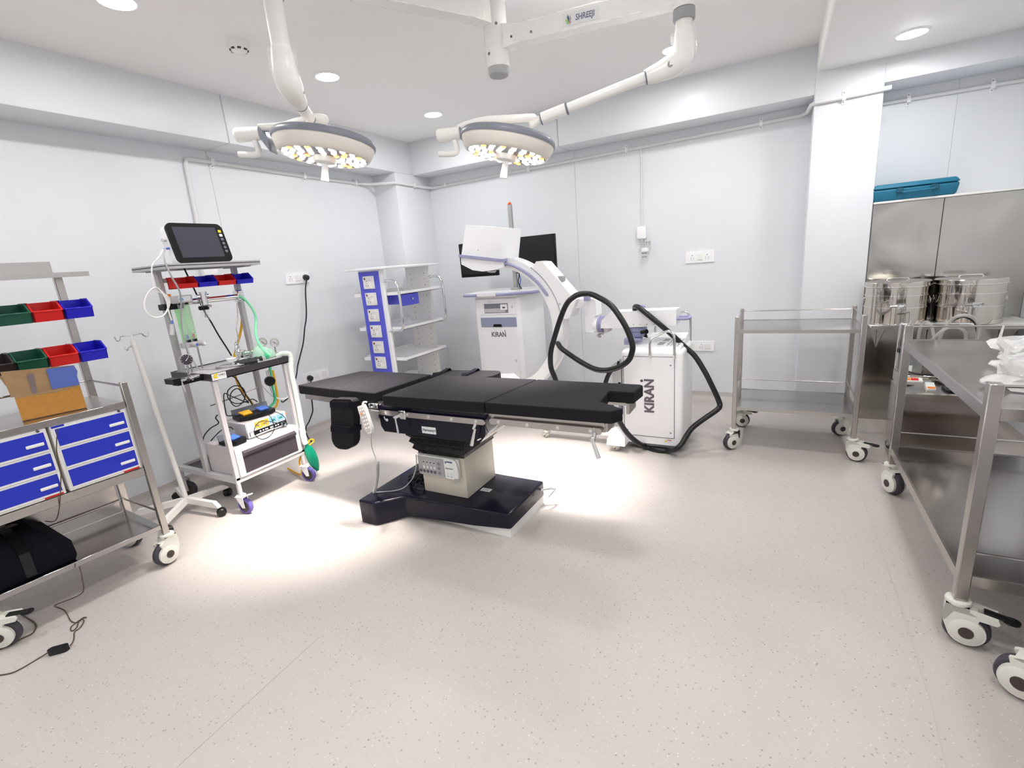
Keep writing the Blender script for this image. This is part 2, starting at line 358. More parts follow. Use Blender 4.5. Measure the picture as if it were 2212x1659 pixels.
# ---------------------------------------------------------------- conduits on the walls
def conduit(label, pts, clips, r=0.0145):
    t = thing('wall_conduit', label, 'conduit', pts[0])
    build('tube', MB().tube(pts, r, 10), 'pipe', t)
    for c, n in clips:
        c = Vector(c); n = Vector(n); s = n.cross(Vector((0, 0, 1)))
        mb = MB()
        for dz in (-.028, .028): mb.prism([c + s*.011 + Vector((0, 0, dz-.014)), c - s*.011 + Vector((0, 0, dz-.014)), c - s*.011 + Vector((0, 0, dz+.014)), c + s*.011 + Vector((0, 0, dz+.014))], n*.006)
        mb.prism([c + s*.011 + n*.020 + Vector((0, 0, -.02)), c - s*.011 + n*.020 + Vector((0, 0, -.02)), c - s*.011 + n*.020 + Vector((0, 0, .02)), c + s*.011 + n*.020 + Vector((0, 0, .02))], n*.009)
        o = build('clip', mb, 'white', t, smooth=False)
        mb = MB()
        for dz in (-.03, .03): mb.cyl(c + n*.006 + Vector((0, 0, dz)), c + n*.009 + Vector((0, 0, dz)), .003, seg=8)
        build('screw', mb, 'ink', o)
    return t
w_ = LX + .014
conduit('white conduit on the left wall, dropping behind the patient monitor and running to the corner',
        [(w_, 2.19, 1.55), (w_, 2.215, 1.9), (w_, 2.225, 2.25), (w_, 2.235, 2.285), (w_, 2.27, 2.292), (w_, 2.424, 2.291), (w_, 3.245, 2.279), (w_, 3.9, 2.276), (-3.70, 4.02, 2.272), (-3.46, 4.115, 2.262), (-3.445, 4.16, 2.262), (-3.445, 4.55, 2.255), (-3.42, 4.66, 2.255), (-3.36, BY-.014, 2.256)],
        [((LX, 2.424, 2.291), (1, 0, 0)), ((LX, 3.245, 2.279), (1, 0, 0)), ((LX, 3.86, 2.278), (1, 0, 0)), ((-3.46, 4.40, 2.258), (1, 0, 0))])
conduit('long white conduit running across the back wall below the beam to the right column',
        [(-3.36, BY-.014, 2.256), (-2.23, BY-.014, 2.268), (-1.25, BY-.014, 2.279), (-0.176, BY-.014, 2.293), (0.09, BY-.014, 2.298), (0.135, 4.62, 2.30), (0.15, 4.42, 2.302), (0.175, 4.386, 2.304), (0.30, 4.386, 2.304), (0.60, 4.386, 2.310)],
        [((-3.24, BY, 2.265), (0, -1, 0)), ((-2.23, BY, 2.268), (0, -1, 0)), ((-1.25, BY, 2.279), (0, -1, 0)), ((-0.176, BY, 2.295), (0, -1, 0)), ((0.34, 4.40, 2.305), (0, -1, 0))])
conduit('short white conduit high on the recess wall at the far right', [(0.575, 4.706, 2.279), (1.194, 4.706, 2.27), (1.41, 4.706, 2.266)], [((0.75, 4.72, 2.277), (0, -1, 0)), ((1.19, 4.72, 2.27), (0, -1, 0))], 0.012)
conduit('thin white conduit dropping down the back wall to the gas outlet', [(-1.12, BY-.010, 2.268), (-1.122, BY-.010, 1.9), (-1.125, BY-.010, 1.60)], [], 0.007)

# ---------------------------------------------------------------- wall sockets
def socket_plate(label, c, nrm, wd, ht, mods, plug=None):
    c = Vector(c); n = Vector(nrm); s = Vector((0, 0, 1)).cross(n)*-1
    if n.x > .5: s = Vector((0, 1, 0))
    else: s = Vector((1, 0, 0))
    up = Vector((0, 0, 1))
    t = thing('wall_socket', label, 'wall socket', c, 0)
    def slab(cx, cz, a, b, d0, d1):
        p = c + s*cx + up*cz
        return [p - s*a/2 - up*b/2 + n*d0, p + s*a/2 - up*b/2 + n*d0, p + s*a/2 + up*b/2 + n*d0, p - s*a/2 + up*b/2 + n*d0], n*(d1-d0)
    build('faceplate', MB().prism(*slab(0, 0, wd, ht, 0, .011)), 'white', t)
    for kind, cx in mods:
        if kind == 'switch':
            build('rocker_switch', MB().prism(*slab(cx, 0, wd*.19, ht*.5, .011, .016)), 'offwhite', t)
        elif kind == 'socket':
            o = build('socket_insert', MB().prism(*slab(cx, 0, wd*.2, ht*.55, .011, .013)), 'white', t)
            mb = MB()
            for dx, dz, r in ((0, .016, .0042), (-.011, -.004, .0032), (.011, -.004, .0032), (-.009, -.017, .0024), (.009, -.017, .0024)):
                p = c + s*(cx+dx) + up*dz; mb.cyl(p + n*.013, p + n*.0138, r, seg=8)
            build('pin_hole', mb, 'ink', o)
        elif kind == 'blank':
            build('blank_module', MB().prism(*slab(cx, 0, wd*.19, ht*.5, .011, .013)), 'offwhite', t)
    return t
socket_plate('white wall socket on the left wall with a black plug in it', (LX, 2.985, 1.408), (1, 0, 0), 0.245, 0.092, [('socket', -.075), ('switch', 0), ('socket', .075)])
socket_plate('white wall socket low on the left wall just behind the operating table headrest', (LX, 2.995, 0.512), (1, 0, 0), 0.285, 0.088, [('socket', -.085), ('switch', 0), ('blank', .085)])
socket_plate('white double wall socket high on the back wall above the steel cart', (-0.618, BY, 1.303), (0, -1, 0), 0.236, 0.097, [('socket', -.062), ('switch', 0), ('socket', .060)])
socket_plate('white wall socket low on the back wall partly behind the X-ray unit', (-0.615, BY, 0.502), (0, -1, 0), 0.26, 0.088, [('blank', -.06), ('socket', .02), ('switch', .075)])
t = thing('power_plug', 'black plug with a long black cord hanging down the left wall', 'plug', (LX+.02, 3.06, 1.40))
build('plug_body', MB().lathe([(0, 0), (.024, 0), (.027, .012), (.022, .035), (.012, .042), (0, .043)], (LX+.014, 3.06, 1.41), (1, 0, -.15), 20), 'rubber', t)
build('cord', MB().tube([(LX+.04, 3.06, 1.40), (-3.720, 3.022, 1.305), (-3.720, 2.982, 1.083), (-3.720, 2.936, 0.964), (-3.720, 2.895, 0.845), (-3.720, 2.834, 0.731), (-3.720, 2.793, 0.656), (-3.700, 2.744, 0.575), (-3.700, 2.655, 0.431), (-3.660, 2.543, 0.399), (-3.62, 2.50, .42)], .006, 8, 5), 'rubber', t)
t = thing('power_plug', 'black plug and cord hanging behind the operating table headrest', 'plug', (LX+.02, 2.92, .50))
build('plug_body', MB().lathe([(0, 0), (.024, 0), (.027, .012), (.022, .035), (.012, .042), (0, .043)], (LX+.014, 2.905, .515), (1, 0, -.15), 20), 'rubber', t)
build('cord', MB().tube([(LX+.04, 2.905, .51), (-3.700, 2.861, 0.381), (-3.700, 2.850, 0.261), (-3.700, 2.839, 0.211), (-3.700, 2.786, 0.139), (-3.660, 2.712, 0.110), (-3.600, 2.661, 0.060), (-3.5, 2.62, .02)], .006, 8, 5), 'rubber', t)

# gas outlet with flowmeter on the back wall
t = thing('gas_outlet', 'white gas outlet with a clear humidifier bottle on the back wall', 'gas outlet', (-1.12, BY, 1.5))
build('outlet_box', MB().box(-1.165, -1.08, BY-.045, BY, 1.50, 1.612, .012, 3), 'white', t)
mb = MB().cyl((-1.125, BY-.03, 1.50), (-1.125, BY-.03, 1.47), .014).cyl((-1.13, BY-.05, 1.468), (-1.05, BY-.05, 1.462), .013).cyl((-1.085, BY-.06, 1.49), (-1.085, BY-.06, 1.43), .011).cyl((-1.05, BY-.055, 1.462), (-1.035, BY-.055, 1.462), .018)
build('valve', mb, 'chrome', t)
build('bottle_cap', MB().lathe([(.034, 0), (.036, .012), (.034, .028), (.014, .034), (0, .034)], (-1.085, BY-.06, 1.388)), 'white', t)
build('bottle', MB().lathe([(0, 0), (.028, 0), (.031, .01), (.031, .075), (.030, .085)], (-1.085, BY-.06, 1.303)), 'glass', t)
mb = MB().box(-1.108, -1.062, BY-.0925, BY-.0915, 1.372, 1.378).box(-1.108, -1.062, BY-.0925, BY-.0915, 1.338, 1.343)
build('bottle_marking', mb, 'ink', t, smooth=False)

# ---------------------------------------------------------------- casters
_cache = {}
def hospital_caster(parent, x, y, rz=0, s=1.0, brake=False):
    """white shell caster; wheel under the swivel, origin on the floor"""
    key = ('hc', s, brake)
    if key not in _cache:
        R = .0625; parts = []
        prof = []
        for a in range(-150, 75, 15): prof.append((.028 + math.cos(math.radians(a))*.050, R + math.sin(math.radians(a))*.050))
        prof += [(.060, .128), (.030, .140), (.028, .152), (-.032, .152), (-.036, .120), (-.034, .085)]
        if brake: prof = prof[:-6] + [(.055, .118), (.098, .118), (.104, .128), (.098, .140), (.055, .144), (.030, .146), (.028, .152), (-.032, .152), (-.036, .120), (-.034, .085)]
        m1 = MB()
        for y0, y1 in ((-.031, -.019), (.019, .031)): m1.prism([(px*s, y0*s, pz*s) for px, pz in prof], (0, (y1-y0)*s, 0))
        m1.prism([(px*s, -.031*s, pz*s) for px, pz in ((.05, .130), (.030, .140), (.028, .152), (-.032, .152), (-.036, .120), (-.034, .085), (-.028, .085), (-.010, .128))], (0, .062*s, 0))
        m1.lathe([(.034*s, 0), (.036*s, .006*s), (.034*s, .013*s), (.022*s, .015*s), (0, .015*s)], (-.002*s, 0, .150*s), seg=24)
        m2 = MB().lathe([(.040*s, -.017*s), (.058*s, -.017*s), (.0625*s, -.011*s), (.0625*s, .011*s), (.058*s, .017*s), (.040*s, .017*s)], (.028*s, 0, R*s), (0, 1, 0), 32)
        m3 = MB().lathe([(0, -.037*s), (.014*s, -.037*s), (.040*s, -.034*s), (.048*s, -.030*s), (.048*s, .030*s), (.040*s, .034*s), (.014*s, .037*s), (0, .037*s)], (.028*s, 0, R*s), (0, 1, 0), 32)
        m4 = MB().lathe([(0, -.039*s), (.020*s, -.039*s), (.020*s, .039*s), (0, .039*s)], (.028*s, 0, R*s), (0, 1, 0), 24)
        m5 = MB().cbox((.100*s, 0, .140*s), (.075*s, .030*s, .007*s), (0, .10, 0), .003*s) .lathe([(0, 0), (.022*s, 0), (.022*s, .006*s), (0, .006*s)], (.130*s, 0, .131*s), seg=16) if brake else None
        objs = [('caster', m1, 'caster'), ('tyre', m2, 'tread'), ('hub', m3, 'caster'), ('hub_cap', m4, 'hub')] + ([('brake_pedal', m5, 'rubber')] if brake else [])
        ms = []
        for nm, mb, m in objs:
            tmp = build(nm, mb, m, None); ms.append((nm, tmp.data)); bpy.data.objects.remove(tmp)
        _cache[key] = ms
    ms = _cache[key]; c = None
    for i, (nm, me) in enumerate(ms):
        o = link(nm, me, parent if i == 0 else c)
        if i == 0:
            c = o; inv = worldmat(parent).inverted(); o.matrix_basis = inv @ (Matrix.Translation((x, y, 0)) @ Matrix.Rotation(rz, 4, 'Z'))
    return c
def fork_caster(parent, x, y, rz, R=.05, tyre='purple', brake=False, fork='white', top=.12, w=.026):
    c = Vector((x, y, 0)); ux = Vector((math.cos(rz), math.sin(rz), 0)); uy = Vector((-ux.y, ux.x, 0)); off = .022
    ax = c + ux*off + Vector((0, 0, R))
    mb = MB()
    for sgn in (-1, 1):
        q = uy*sgn*(w/2+.004)
        mb.prism([c - ux*.028 + q + Vector((0, 0, top-.005)), c + ux*.032 + q + Vector((0, 0, top-.005)), ax + ux*.013 + q + Vector((0, 0, -.008)), ax - ux*.010 + q + Vector((0, 0, -.010))], uy*.003*sgn)
    mb.prism([c - ux*.03 - uy*.022 + Vector((0, 0, top-.008)), c + ux*.034 - uy*.022 + Vector((0, 0, top-.008)), c + ux*.034 + uy*.022 + Vector((0, 0, top-.008)), c - ux*.03 + uy*.022 + Vector((0, 0, top-.008))], (0, 0, .006))
    mb.lathe([(.028, 0), (.030, .006), (.026, .011), (0, .011)], (x, y, top-.003), seg=20)
    mb.cyl(ax - uy*(w/2+.010), ax + uy*(w/2+.010), .006, seg=10)
    o = build('caster', mb, fork, parent)
    build('tyre', MB().lathe([(R*.72, -w/2), (R*.94, -w/2), (R, -w*.3), (R, w*.3), (R*.94, w/2), (R*.72, w/2)], ax, uy, 32, False), tyre, o)
    build('hub', MB().lathe([(0, -w*.42), (R*.72, -w*.42), (R*.72, w*.42), (0, w*.42)], ax, uy, 24), 'hub', o)
    if brake:
        build('brake_pedal', MB().prism([c + ux*.03 - uy*.018 + Vector((0, 0, top-.004)), c + ux*.088 - uy*.014 + Vector((0, 0, top+.016)), c + ux*.088 + uy*.014 + Vector((0, 0, top+.016)), c + ux*.03 + uy*.018 + Vector((0, 0, top-.004))], (0, 0, .006)), fork, o)
    return o
def twin_caster(parent, x, y, rz, R=.026, stem=.07):
    c = Vector((x, y, 0)); ux = Vector((math.cos(rz), math.sin(rz), 0)); uy = Vector((-ux.y, ux.x, 0)); ax = c + ux*.012 + Vector((0, 0, R))
    mb = MB().cyl((x, y, R*1.5), (x, y, stem), .006, seg=10)
    mb.lathe([(R*.9, -.006), (R*1.08, -.006), (R*1.08, .006), (R*.9, .006)], ax, uy, 20)
    o = build('caster', mb, 'rubber', parent)
    for sg in (-1, 1):
        build('wheel', MB().lathe([(0, 0), (R*.9, 0), (R, .004), (R, .014), (R*.8, .019), (0, .019)], ax + uy*sg*.004, uy*sg, 20), 'rubber', o)
    return o

# ================================================================== surgical lamps
t = thing('lamp_ceiling_mount', 'white round ceiling post carrying both surgical lamp arms, wrapped in clear film', 'ceiling mount', (-1.29, 2.44, CEIL))
px_, py_ = -1.29, 2.44
build('ceiling_flange', MB().lathe([(.16, 0), (.16, -.03), (.13, -.045), (.06, -.05), (0, -.05)], (px_, py_, CEIL), seg=40), 'white', t)
build('post', MB().lathe([(.056, 0), (.056, .085), (.0575, .086), (.0575, .09), (.056, .091), (.056, .36)], (px_, py_, 2.345), seg=40), 'cream', t)
build('end_cap', MB().lathe([(0, 0), (.046, 0), (.052, .008), (.054, .036)], (px_, py_, 2.309), seg=40), 'slate_light' if 'slate_light' in M else 'keypad', t)
for az, z in ((-1.9, 2.40), (-1.0, 2.52), (-2.6, 2.53)):
    n = Vector((math.cos(az), math.sin(az), 0)); build('screw', MB().cyl(Vector((px_, py_, z)) + n*.053, Vector((px_, py_, z)) + n*.058, .007, seg=10), 'ink', t)
def film_sleeve(a, b, r, parent, seed=0):
    rnd = random.Random(seed); a = Vector(a); b = Vector(b); x, y, d = frame(b-a); L = (b-a).length; n = max(4, int(L/.03)); seg = 18; vs = []
    for i in range(n+1):
        for k in range(seg):
            an = 2*PI*k/seg; rr = r*(1 + rnd.uniform(-.03, .12)); vs.append(a + d*(L*i/n) + x*math.cos(an)*rr + y*math.sin(an)*rr)
    fs = [(i*seg + k, i*seg + (k+1) % seg, (i+1)*seg + (k+1) % seg, (i+1)*seg + k) for i in range(n) for k in range(seg)]
    m = MB(); m.add(vs, fs); return build('film_wrap', m, 'film', parent)
film_sleeve((px_, py_, 2.31), (px_, py_, 2.62), .058, t, 3)
def surgical_light(label, elbow, head, arm_z, knuckle, seed, logo=False, aim=(0, 0, -1), col_z=.16):
    ex, ey, ez = elbow; hx, hy, hz = head; hub = Vector((px_, py_, arm_z)); top = Vector((ex, ey, arm_z))
    t = thing('surgical_light', label, 'surgical light', (hx, hy, hz), 0, 'surgical lamps over the operating table')
    d = (top - hub).normalized(); s = Vector((-d.y, d.x, 0))
    # horizontal arm: box section with a flared root and a hub collar
    mb = MB(); a0 = hub + d*.045; a1 = top + d*.0
    prof = lambda c, w, h: [c - s*w - Vector((0, 0, h)), c + s*w - Vector((0, 0, h)), c + s*w + Vector((0, 0, h)), c - s*w + Vector((0, 0, h))]
    mb.quadring([prof(a0, .040, .052), prof(hub + d*.13, .034, .040), prof(a1 - d*.08, .034, .040), prof(a1 - d*.02, .034, .040)])
    o = build('horizontal_arm', mb, 'cream', t, smooth=False)
    mb = MB()
    for q in (.09, .19): mb.cyl(hub + d*q + s*.036*(-1) - Vector((0, 0, .012)), hub + d*q + s*.0375*(-1) - Vector((0, 0, .012)), .006, seg=10)
    build('screw', mb, 'ink', o)
    film_sleeve(a0 + d*.05, a1 - d*.1, .050, t, seed)
    build('pivot_housing', MB().lathe([(.046, -.055), (.048, -.05), (.048, .05), (.04, .06), (0, .062)], top, seg=32), 'cream', t)
    if logo:
        side = -s if (-s).dot(Vector((0, 0, 1.4)) - hub) > 0 else s; side = -s if (Vector((0, 0, 0)) - hub).dot(-s) > 0 else s
        c = hub + d*.43 + side*.0352
        lab = build('brand_label', MB().prism([c - d*.085 - Vector((0, 0, .026)), c + d*.085 - Vector((0, 0, .026)), c + d*.085 + Vector((0, 0, .026)), c - d*.085 + Vector((0, 0, .026))], side*.0008), 'paper', t, smooth=False)
        e = side*.0016; xd = d if side.dot(d.cross(Vector((0, 0, 1)))) > 0 else -d
        text('SHREEJI', 'lettering', c + e + xd*.020, xd, (0, 0, 1), .034, 'inkblue', lab, bold=.0006, shear=.15, sx=.80)
        def leaf(pts, m):
            build('logo_leaf', MB().prism([c + e + xd*a + Vector((0, 0, b)) for a, b in pts], side*.0004), m, lab, smooth=False)
        leaf([(-.072, .004), (-.060, -.002), (-.055, -.012), (-.056, -.022), (-.066, -.016)], 'inkgreen')
        leaf([(-.060, .020), (-.054, .012), (-.050, 0), (-.054, -.014), (-.060, -.002), (-.064, .008)], 'inkblue')
        leaf([(-.050, .016), (-.046, .010), (-.044, .0), (-.048, -.010), (-.047, .004)], 'inkblue')
        leaf([(-.049, -.006), (-.044, -.014), (-.054, -.023), (-.053, -.014)], 'inkpink')
    # drop tube
    E = Vector(elbow)
    build('drop_tube', MB().cyl(top - Vector((0, 0, .05)), E + Vector((0, 0, .10)), .036, .036, 28), 'offwhite', t)
    build('collar', MB().lathe([(.044, 0), (.047, .004), (.047, .040), (.041, .044), (.041, .050), (.044, .054), (.044, .080)], (ex, ey, arm_z - col_z), seg=32), 'keypad', t)
    K = Vector(knuckle); sd = (K - E).normalized()
    # curved elbow cover
    build('elbow_cover', MB().tube([E + Vector((0, 0, .13)), E + Vector((0, 0, .06)), E + Vector((0, 0, .015)) + sd*.02, E + sd*.09 - Vector((0, 0, 0)), E + sd*.17], lambda q: .038 + .013*math.sin(q*PI) - .008*max(0, q-.6)/.4, 20, 6), 'cream', t)
    mb = MB(); sx, sy, _ = frame(sd)
    for sg in (-1, 1): mb.cyl(E + sd*.06 + sx*.040*sg, E + sd*.06 + sx*.0475*sg, .013, seg=14)
    build('pivot_bolt', mb, 'keypad', t)
    m0 = MB()
    rnd = random.Random(seed)
    film_sleeve(E + Vector((0, 0, .12)), E + Vector((0, 0, .02)), .052, t, seed+1)
    build('spring_arm', MB().cyl(E + sd*.15, K - sd*.10, .024, .022, 24).cyl(K - sd*.13, K, .027, .027, 24), 'cream', t)
    build('arm_ring', MB().cyl(E + sd*.165, E + sd*.172, .0315, seg=24).cyl(K - sd*.140, K - sd*.130, .0285, seg=24).cyl(K - sd*.005, K + sd*.001, .0285, seg=24), 'slate', t)
    # yoke over the head, running to the gimbal on the left side
    G = Vector((hx - (.265 if logo else .295), hy - (.085 if logo else .16), hz + .075))
    build('yoke', MB().tube([K, K + sd*.05 + Vector((0, 0, -.006)), K*.8 + Vector((hx, hy, hz+.13))*.2, Vector((hx+.03, hy, hz+.105)), Vector((hx-.10, hy-.04, hz+.115)), Vector((hx-.19, hy-.07, hz+.105)), G + Vector((.03, 0.01, .022))], .019, 16, 6), 'cream', t)
    H = Vector((hx, hy, hz)); gd = (Vector((H.x, H.y, 0)) - Vector((G.x, G.y, 0))).normalized(); gs = Vector((-gd.y, gd.x, 0))
    o = build('gimbal', MB().cyl(G - gd*.075, G + gd*.035, .034, .030, 24).cyl(G - gd*.085, G - gd*.075, .030, .034, 24).cyl(G + gd*.035, G + gd*.052, .024, .024, 20), 'cream', t)
    build('gimbal_bracket', MB().prism([G + gd*.04 - Vector((0, 0, .03)) - gs*.03, G + gd*.085 - Vector((0, 0, .095)) - gs*.05, G + gd*.085 - Vector((0, 0, .035)) - gs*.05, G + gd*.04 + Vector((0, 0, .025)) - gs*.03], gs*.08), 'slate', t)
    build('side_handle', MB().tube([G + gd*.0 - Vector((0, 0, .03)), G + gd*.01 - Vector((0, 0, .075)), G - gd*.01 - Vector((0, 0, .092)), G - gd*.09 - Vector((0, 0, .085))], .0145, 12, 5), 'cream', t)
    # lamp head, turned towards its aim
    dirv = (Vector(aim) - Vector(head)).normalized(); AX_ = -dirv; QX, QY, _q = frame(AX_)
    hd = build('lamp_head', MB().lathe([(0, .045), (.15, .043), (.215, .032), (.232, .020), (.236, .006), (.231, -.016), (.219, -.044), (.209, -.057), (.202, -.060), (.200, -.050), (0, -.050)], H, AX_, 64), 'lenswhite', t)
    build('rim_band', MB().lathe([(.200, .040), (.228, .032), (.238, .020), (.2405, .008), (.238, -.001), (.228, .002)], H, AX_, 64), 'slate', hd)
    build('lens_plate', MB().lathe([(0, -.052), (.201, -.052), (.201, -.057), (0, -.057)], H, AX_, 56), 'lensplate', hd)
    k = 0
    for rr, n in ((.080, 8), (.115, 13), (.150, 17), (.182, 22)):
        for i in range(n):
            a = 2*PI*(i + .5*(n % 3))/n; c = H + QX*(math.cos(a)*rr) + QY*(math.sin(a)*rr) - AX_*.057; warm = (k*7 + n) % 5 == 0; k += 1
            key = ('led', warm)
            if key not in _cache:
                tmp = build('led_lens', MB().lathe([(.0135, 0), (.0125, -.004), (.007, -.007), (0, -.0075)], (0, 0, 0), seg=12), 'ledwarm' if warm else 'led', None); _cache[key] = tmp.data; bpy.data.objects.remove(tmp)
            o = link('led_lens', _cache[key], hd); o.location = c - Vector((hx, hy, hz)); o.rotation_euler = (-dirv).to_track_quat('Z', 'Y').to_euler()
    build('centre_boss', MB().lathe([(.055, -.057), (.055, -.068), (.048, -.082), (.022, -.088), (.020, -.088)], H, AX_, 32), 'offwhite', hd)
    build('grip_handle', MB().lathe([(.018, -.086), (.015, -.10), (.0165, -.13), (.019, -.165), (.018, -.168), (0, -.168)], H, AX_, 24), 'white', hd)
    return t
surgical_light('left surgical lamp, its round lit head above the table headrest', (-1.80, 1.555, 2.175), HEADS[0], 2.575, (-1.975, 1.80, 2.125), 11, aim=(-2.20, 1.63, 0), col_z=.10)
surgical_light('right surgical lamp on the arm with a label, in front of the back wall', (-0.42, 2.58, 2.205), HEADS[1], 2.467, (-1.075, 2.44, 2.072), 21, logo=True, aim=(-1.62, 2.17, 0), col_z=.10)
# ================================================================== drug trolley with drawers, left edge
def rotate_about(objs, pivot, ang):
    R = Matrix.Translation(pivot) @ Matrix.Rotation(ang, 4, 'Z') @ Matrix.Translation([-v for v in pivot])
    for o in objs: o.matrix_basis = R @ o.matrix_basis
TP = (-2.76, 1.12, 0); TA = -0.060
t = thing('drug_trolley', 'tall stainless steel trolley at the left edge with blue drawers and a rack of bins', 'trolley', TP)
X0, X1, Y0, Y1 = -3.17, -2.76, 0.42, 1.12
for x, y in ((X1-.014, Y1-.014), (X1-.014, Y0+.014)): build('leg', MB().box(x-.014, x+.014, y-.014, y+.014, .155, .985, .002, 1), 'steel', t)
for x, y in ((X0+.014, Y1-.03), (X0+.014, Y0+.03)): build('leg', MB().box(x-.014, x+.014, y-.016, y+.016, .155, 1.52, .002, 1), 'steel', t)
build('top_shelf', MB().box(X0+.01, X1-.004, Y0+.01, Y1-.03, .862, .892, .002, 1), 'steel', t)
build('cabinet_shelf', MB().box(X0+.01, X1-.006, Y0+.01, Y1-.03, .505, .545, .002, 1), 'steel', t)
build('lower_shelf', MB().box(X0+.01, X1-.004, Y0+.01, Y1-.03, .195, .222, .002, 1), 'steel_dark', t)
build('back_panel', MB().box(X0, X0+.004, Y0+.02, Y1-.05, .225, .50), 'steel', t, smooth=False)
for z in (.965,): build('guard_rail', MB().tube([(X1-.014, Y1-.014, z), (X0+.014, Y1-.03, z+.01), (X0+.014, Y0+.03, z+.01), (X1-.014, Y0+.014, z)], .0055, 8), 'steel', t)
build('guard_rail', MB().tube([(X1-.014, Y1-.014, .29), (X0+.014, Y1-.03, .29), (X0+.014, Y0+.03, .29)], .0055, 8), 'steel', t)
m = MB().box(X0-.06, X0+.17, Y0-.04, Y1+.05, 1.515, 1.521).box(X0+.166, X0+.172, Y0-.04, Y1+.05, 1.498, 1.521).box(X0-.06, X0-.055, Y0-.04, Y1-.02, 1.521, 1.585)
build('upper_shelf', m, 'steel', t, smooth=False)
for z in (1.355, 1.145): build('bin_rail', MB().box(X0+.03, X0+.04, Y0, Y1-.02, z, z+.03), 'steel', t, smooth=False)
for x, y, rz, br in ((X1-.014, Y1-.014, -1.35, False), (X1-.014, Y0+.014, .9, True), (X0+.014, Y1-.03, -2.6, False), (X0+.014, Y0+.03, 2.2, False)): hospital_caster(t, x, y, rz, .98, br)
def drawer_cab(ya, yb, nm):
    c = build('drawer_cabinet', MB().box(X0+.03, X1-.012, ya, yb, .547, .860, .003, 1), 'cream', t)
    build('lock', MB().cyl((X1-.014, yb-.028, .853), (X1-.006, yb-.028, .853), .0055, seg=12), 'ink', c)
    build('red_tag', MB().box(X1-.0125, X1-.011, yb-.075, yb-.01, .549, .558), 'red', c, smooth=False)
    build('blue_tag', MB().box(X1-.0125, X1-.011, ya+.005, ya+.05, .848, .857), 'blue', c, smooth=False)
    for i in range(3):
        z1 = .845 - i*.098; d = build('drawer', MB().box(X1-.016, X1-.004, ya+.010, yb-.010, z1-.090, z1, .002, 1), 'cream', t)
        build('drawer_front', MB().box(X1-.005, X1-.0025, ya+.013, yb-.013, z1-.080, z1-.001), 'blue', d, smooth=False)
        build('handle', MB().box(X1-.003, X1+.004, yb-.082, yb-.022, z1-.056, z1-.042, .003, 2), 'cream', d)
drawer_cab(.800, 1.085, 'r'); drawer_cab(.455, .788, 'l')
group_t = [t]
def bin_box(label, c, wd, dp, ht, m, group, rz=0, fr=.52):
    """open-fronted stacking bin, +x is its open front, origin at the middle of its back edge"""
    key = ('bin', wd, dp, ht, m)
    if key not in _cache:
        mb = MB(); e = .003
        for s in (-1, 1):
            y = s*wd/2; y2 = y - s*e
            mb.prism([(0, min(y, y2), 0), (dp*.94, min(y, y2), 0), (dp, min(y, y2), ht*fr), (dp*.62, min(y, y2), ht), (0, min(y, y2), ht)], (0, e, 0))
        mb.box(0, dp*.94, -wd/2, wd/2, 0, e).box(0, e, -wd/2, wd/2, 0, ht)
        mb.prism([(dp*.94-e, -wd/2, 0), (dp*.94, -wd/2, 0), (dp, -wd/2, ht*fr), (dp-e*1.5, -wd/2, ht*fr)], (0, wd, 0))
        mb.box(dp-.001, dp+.006, -wd/2, wd/2, ht*(fr-.02), ht*(fr+.07), .002, 1)
        for s in (-1, 1):
            mb.tube([(0, s*wd/2, ht), (dp*.62, s*wd/2, ht), (dp, s*wd/2, ht*(fr+.02))], .0035, 6)
        tmp = build('storage_bin', mb, m, None); _cache[key] = tmp.data; bpy.data.objects.remove(tmp)
    o = link('storage_bin', _cache[key], None); o.location = c; o.rotation_euler = (0, 0, rz); o['label'] = label; o['category'] = 'bin'; o['group'] = group
    return o
rk = 'bins on the trolley rack'
for i, (m, cn) in enumerate((('binblue', 'blue'), ('binred', 'red'), ('bingreen', 'dark green'))):
    group_t.append(bin_box('%s open bin in the upper row of the left trolley rack' % cn, (X0+.041, 1.092 - i*.116, 1.302), .108, .130, .088, m, rk))
for i, (m, cn) in enumerate((('binblue', 'blue'), ('binred', 'red'), ('bingreen', 'dark green'), ('binblack', 'black'))):
    group_t.append(bin_box('%s open bin in the lower row of the left trolley rack' % cn, (X0+.041, 1.100 - i*.116, 1.088), .108, .130, .088, m, rk))
# cardboard box on the top shelf
b = thing('cardboard_box', 'torn brown cardboard box patched with amber tape on the left trolley', 'box', (-2.98, .86, .8925))
B = [(-2.865, .745), (-2.825, .960), (-3.03, .995), (-3.07, .79)]
z0, z1 = .8925, 1.005
m = MB(); e = .004
m.hexa([(x, y, z0) for x, y in B] + [(x, y, z0+.004) for x, y in B])
for i in range(4):
    p, q = B[i], B[(i+1) % 4]; cx = sum(a[0] for a in B)/4; cy = sum(a[1] for a in B)/4
    def inn(a): return (a[0] + (cx-a[0])*.04, a[1] + (cy-a[1])*.04)
    p2, q2 = inn(p), inn(q); m.hexa([(*p, z0), (*q, z0), (*q2, z0), (*p2, z0), (*p, z1), (*q, z1), (*q2, z1), (*p2, z1)])
build('carton', m, 'card', b, smooth=False)
p, q = Vector((*B[0], z0)), Vector((*B[1], z0)); nx = Vector((1, -.1, 0)).normalized()
build('tape_wrap', MB().prism([p + nx*.0015 + Vector((0, 0, .004)), q + nx*.0015 + Vector((0, .0, .004)), q + nx*.0015 + Vector((0, 0, .108)), p + (q-p)*.6 + nx*.0015 + Vector((0, 0, .100)), p + nx*.0015 + Vector((0, 0, .106))], nx*.0015), 'tape', b)
f = lambda u, h, lean=.0: p + (q-p)*u + Vector((-lean*h, 0, .112+h))
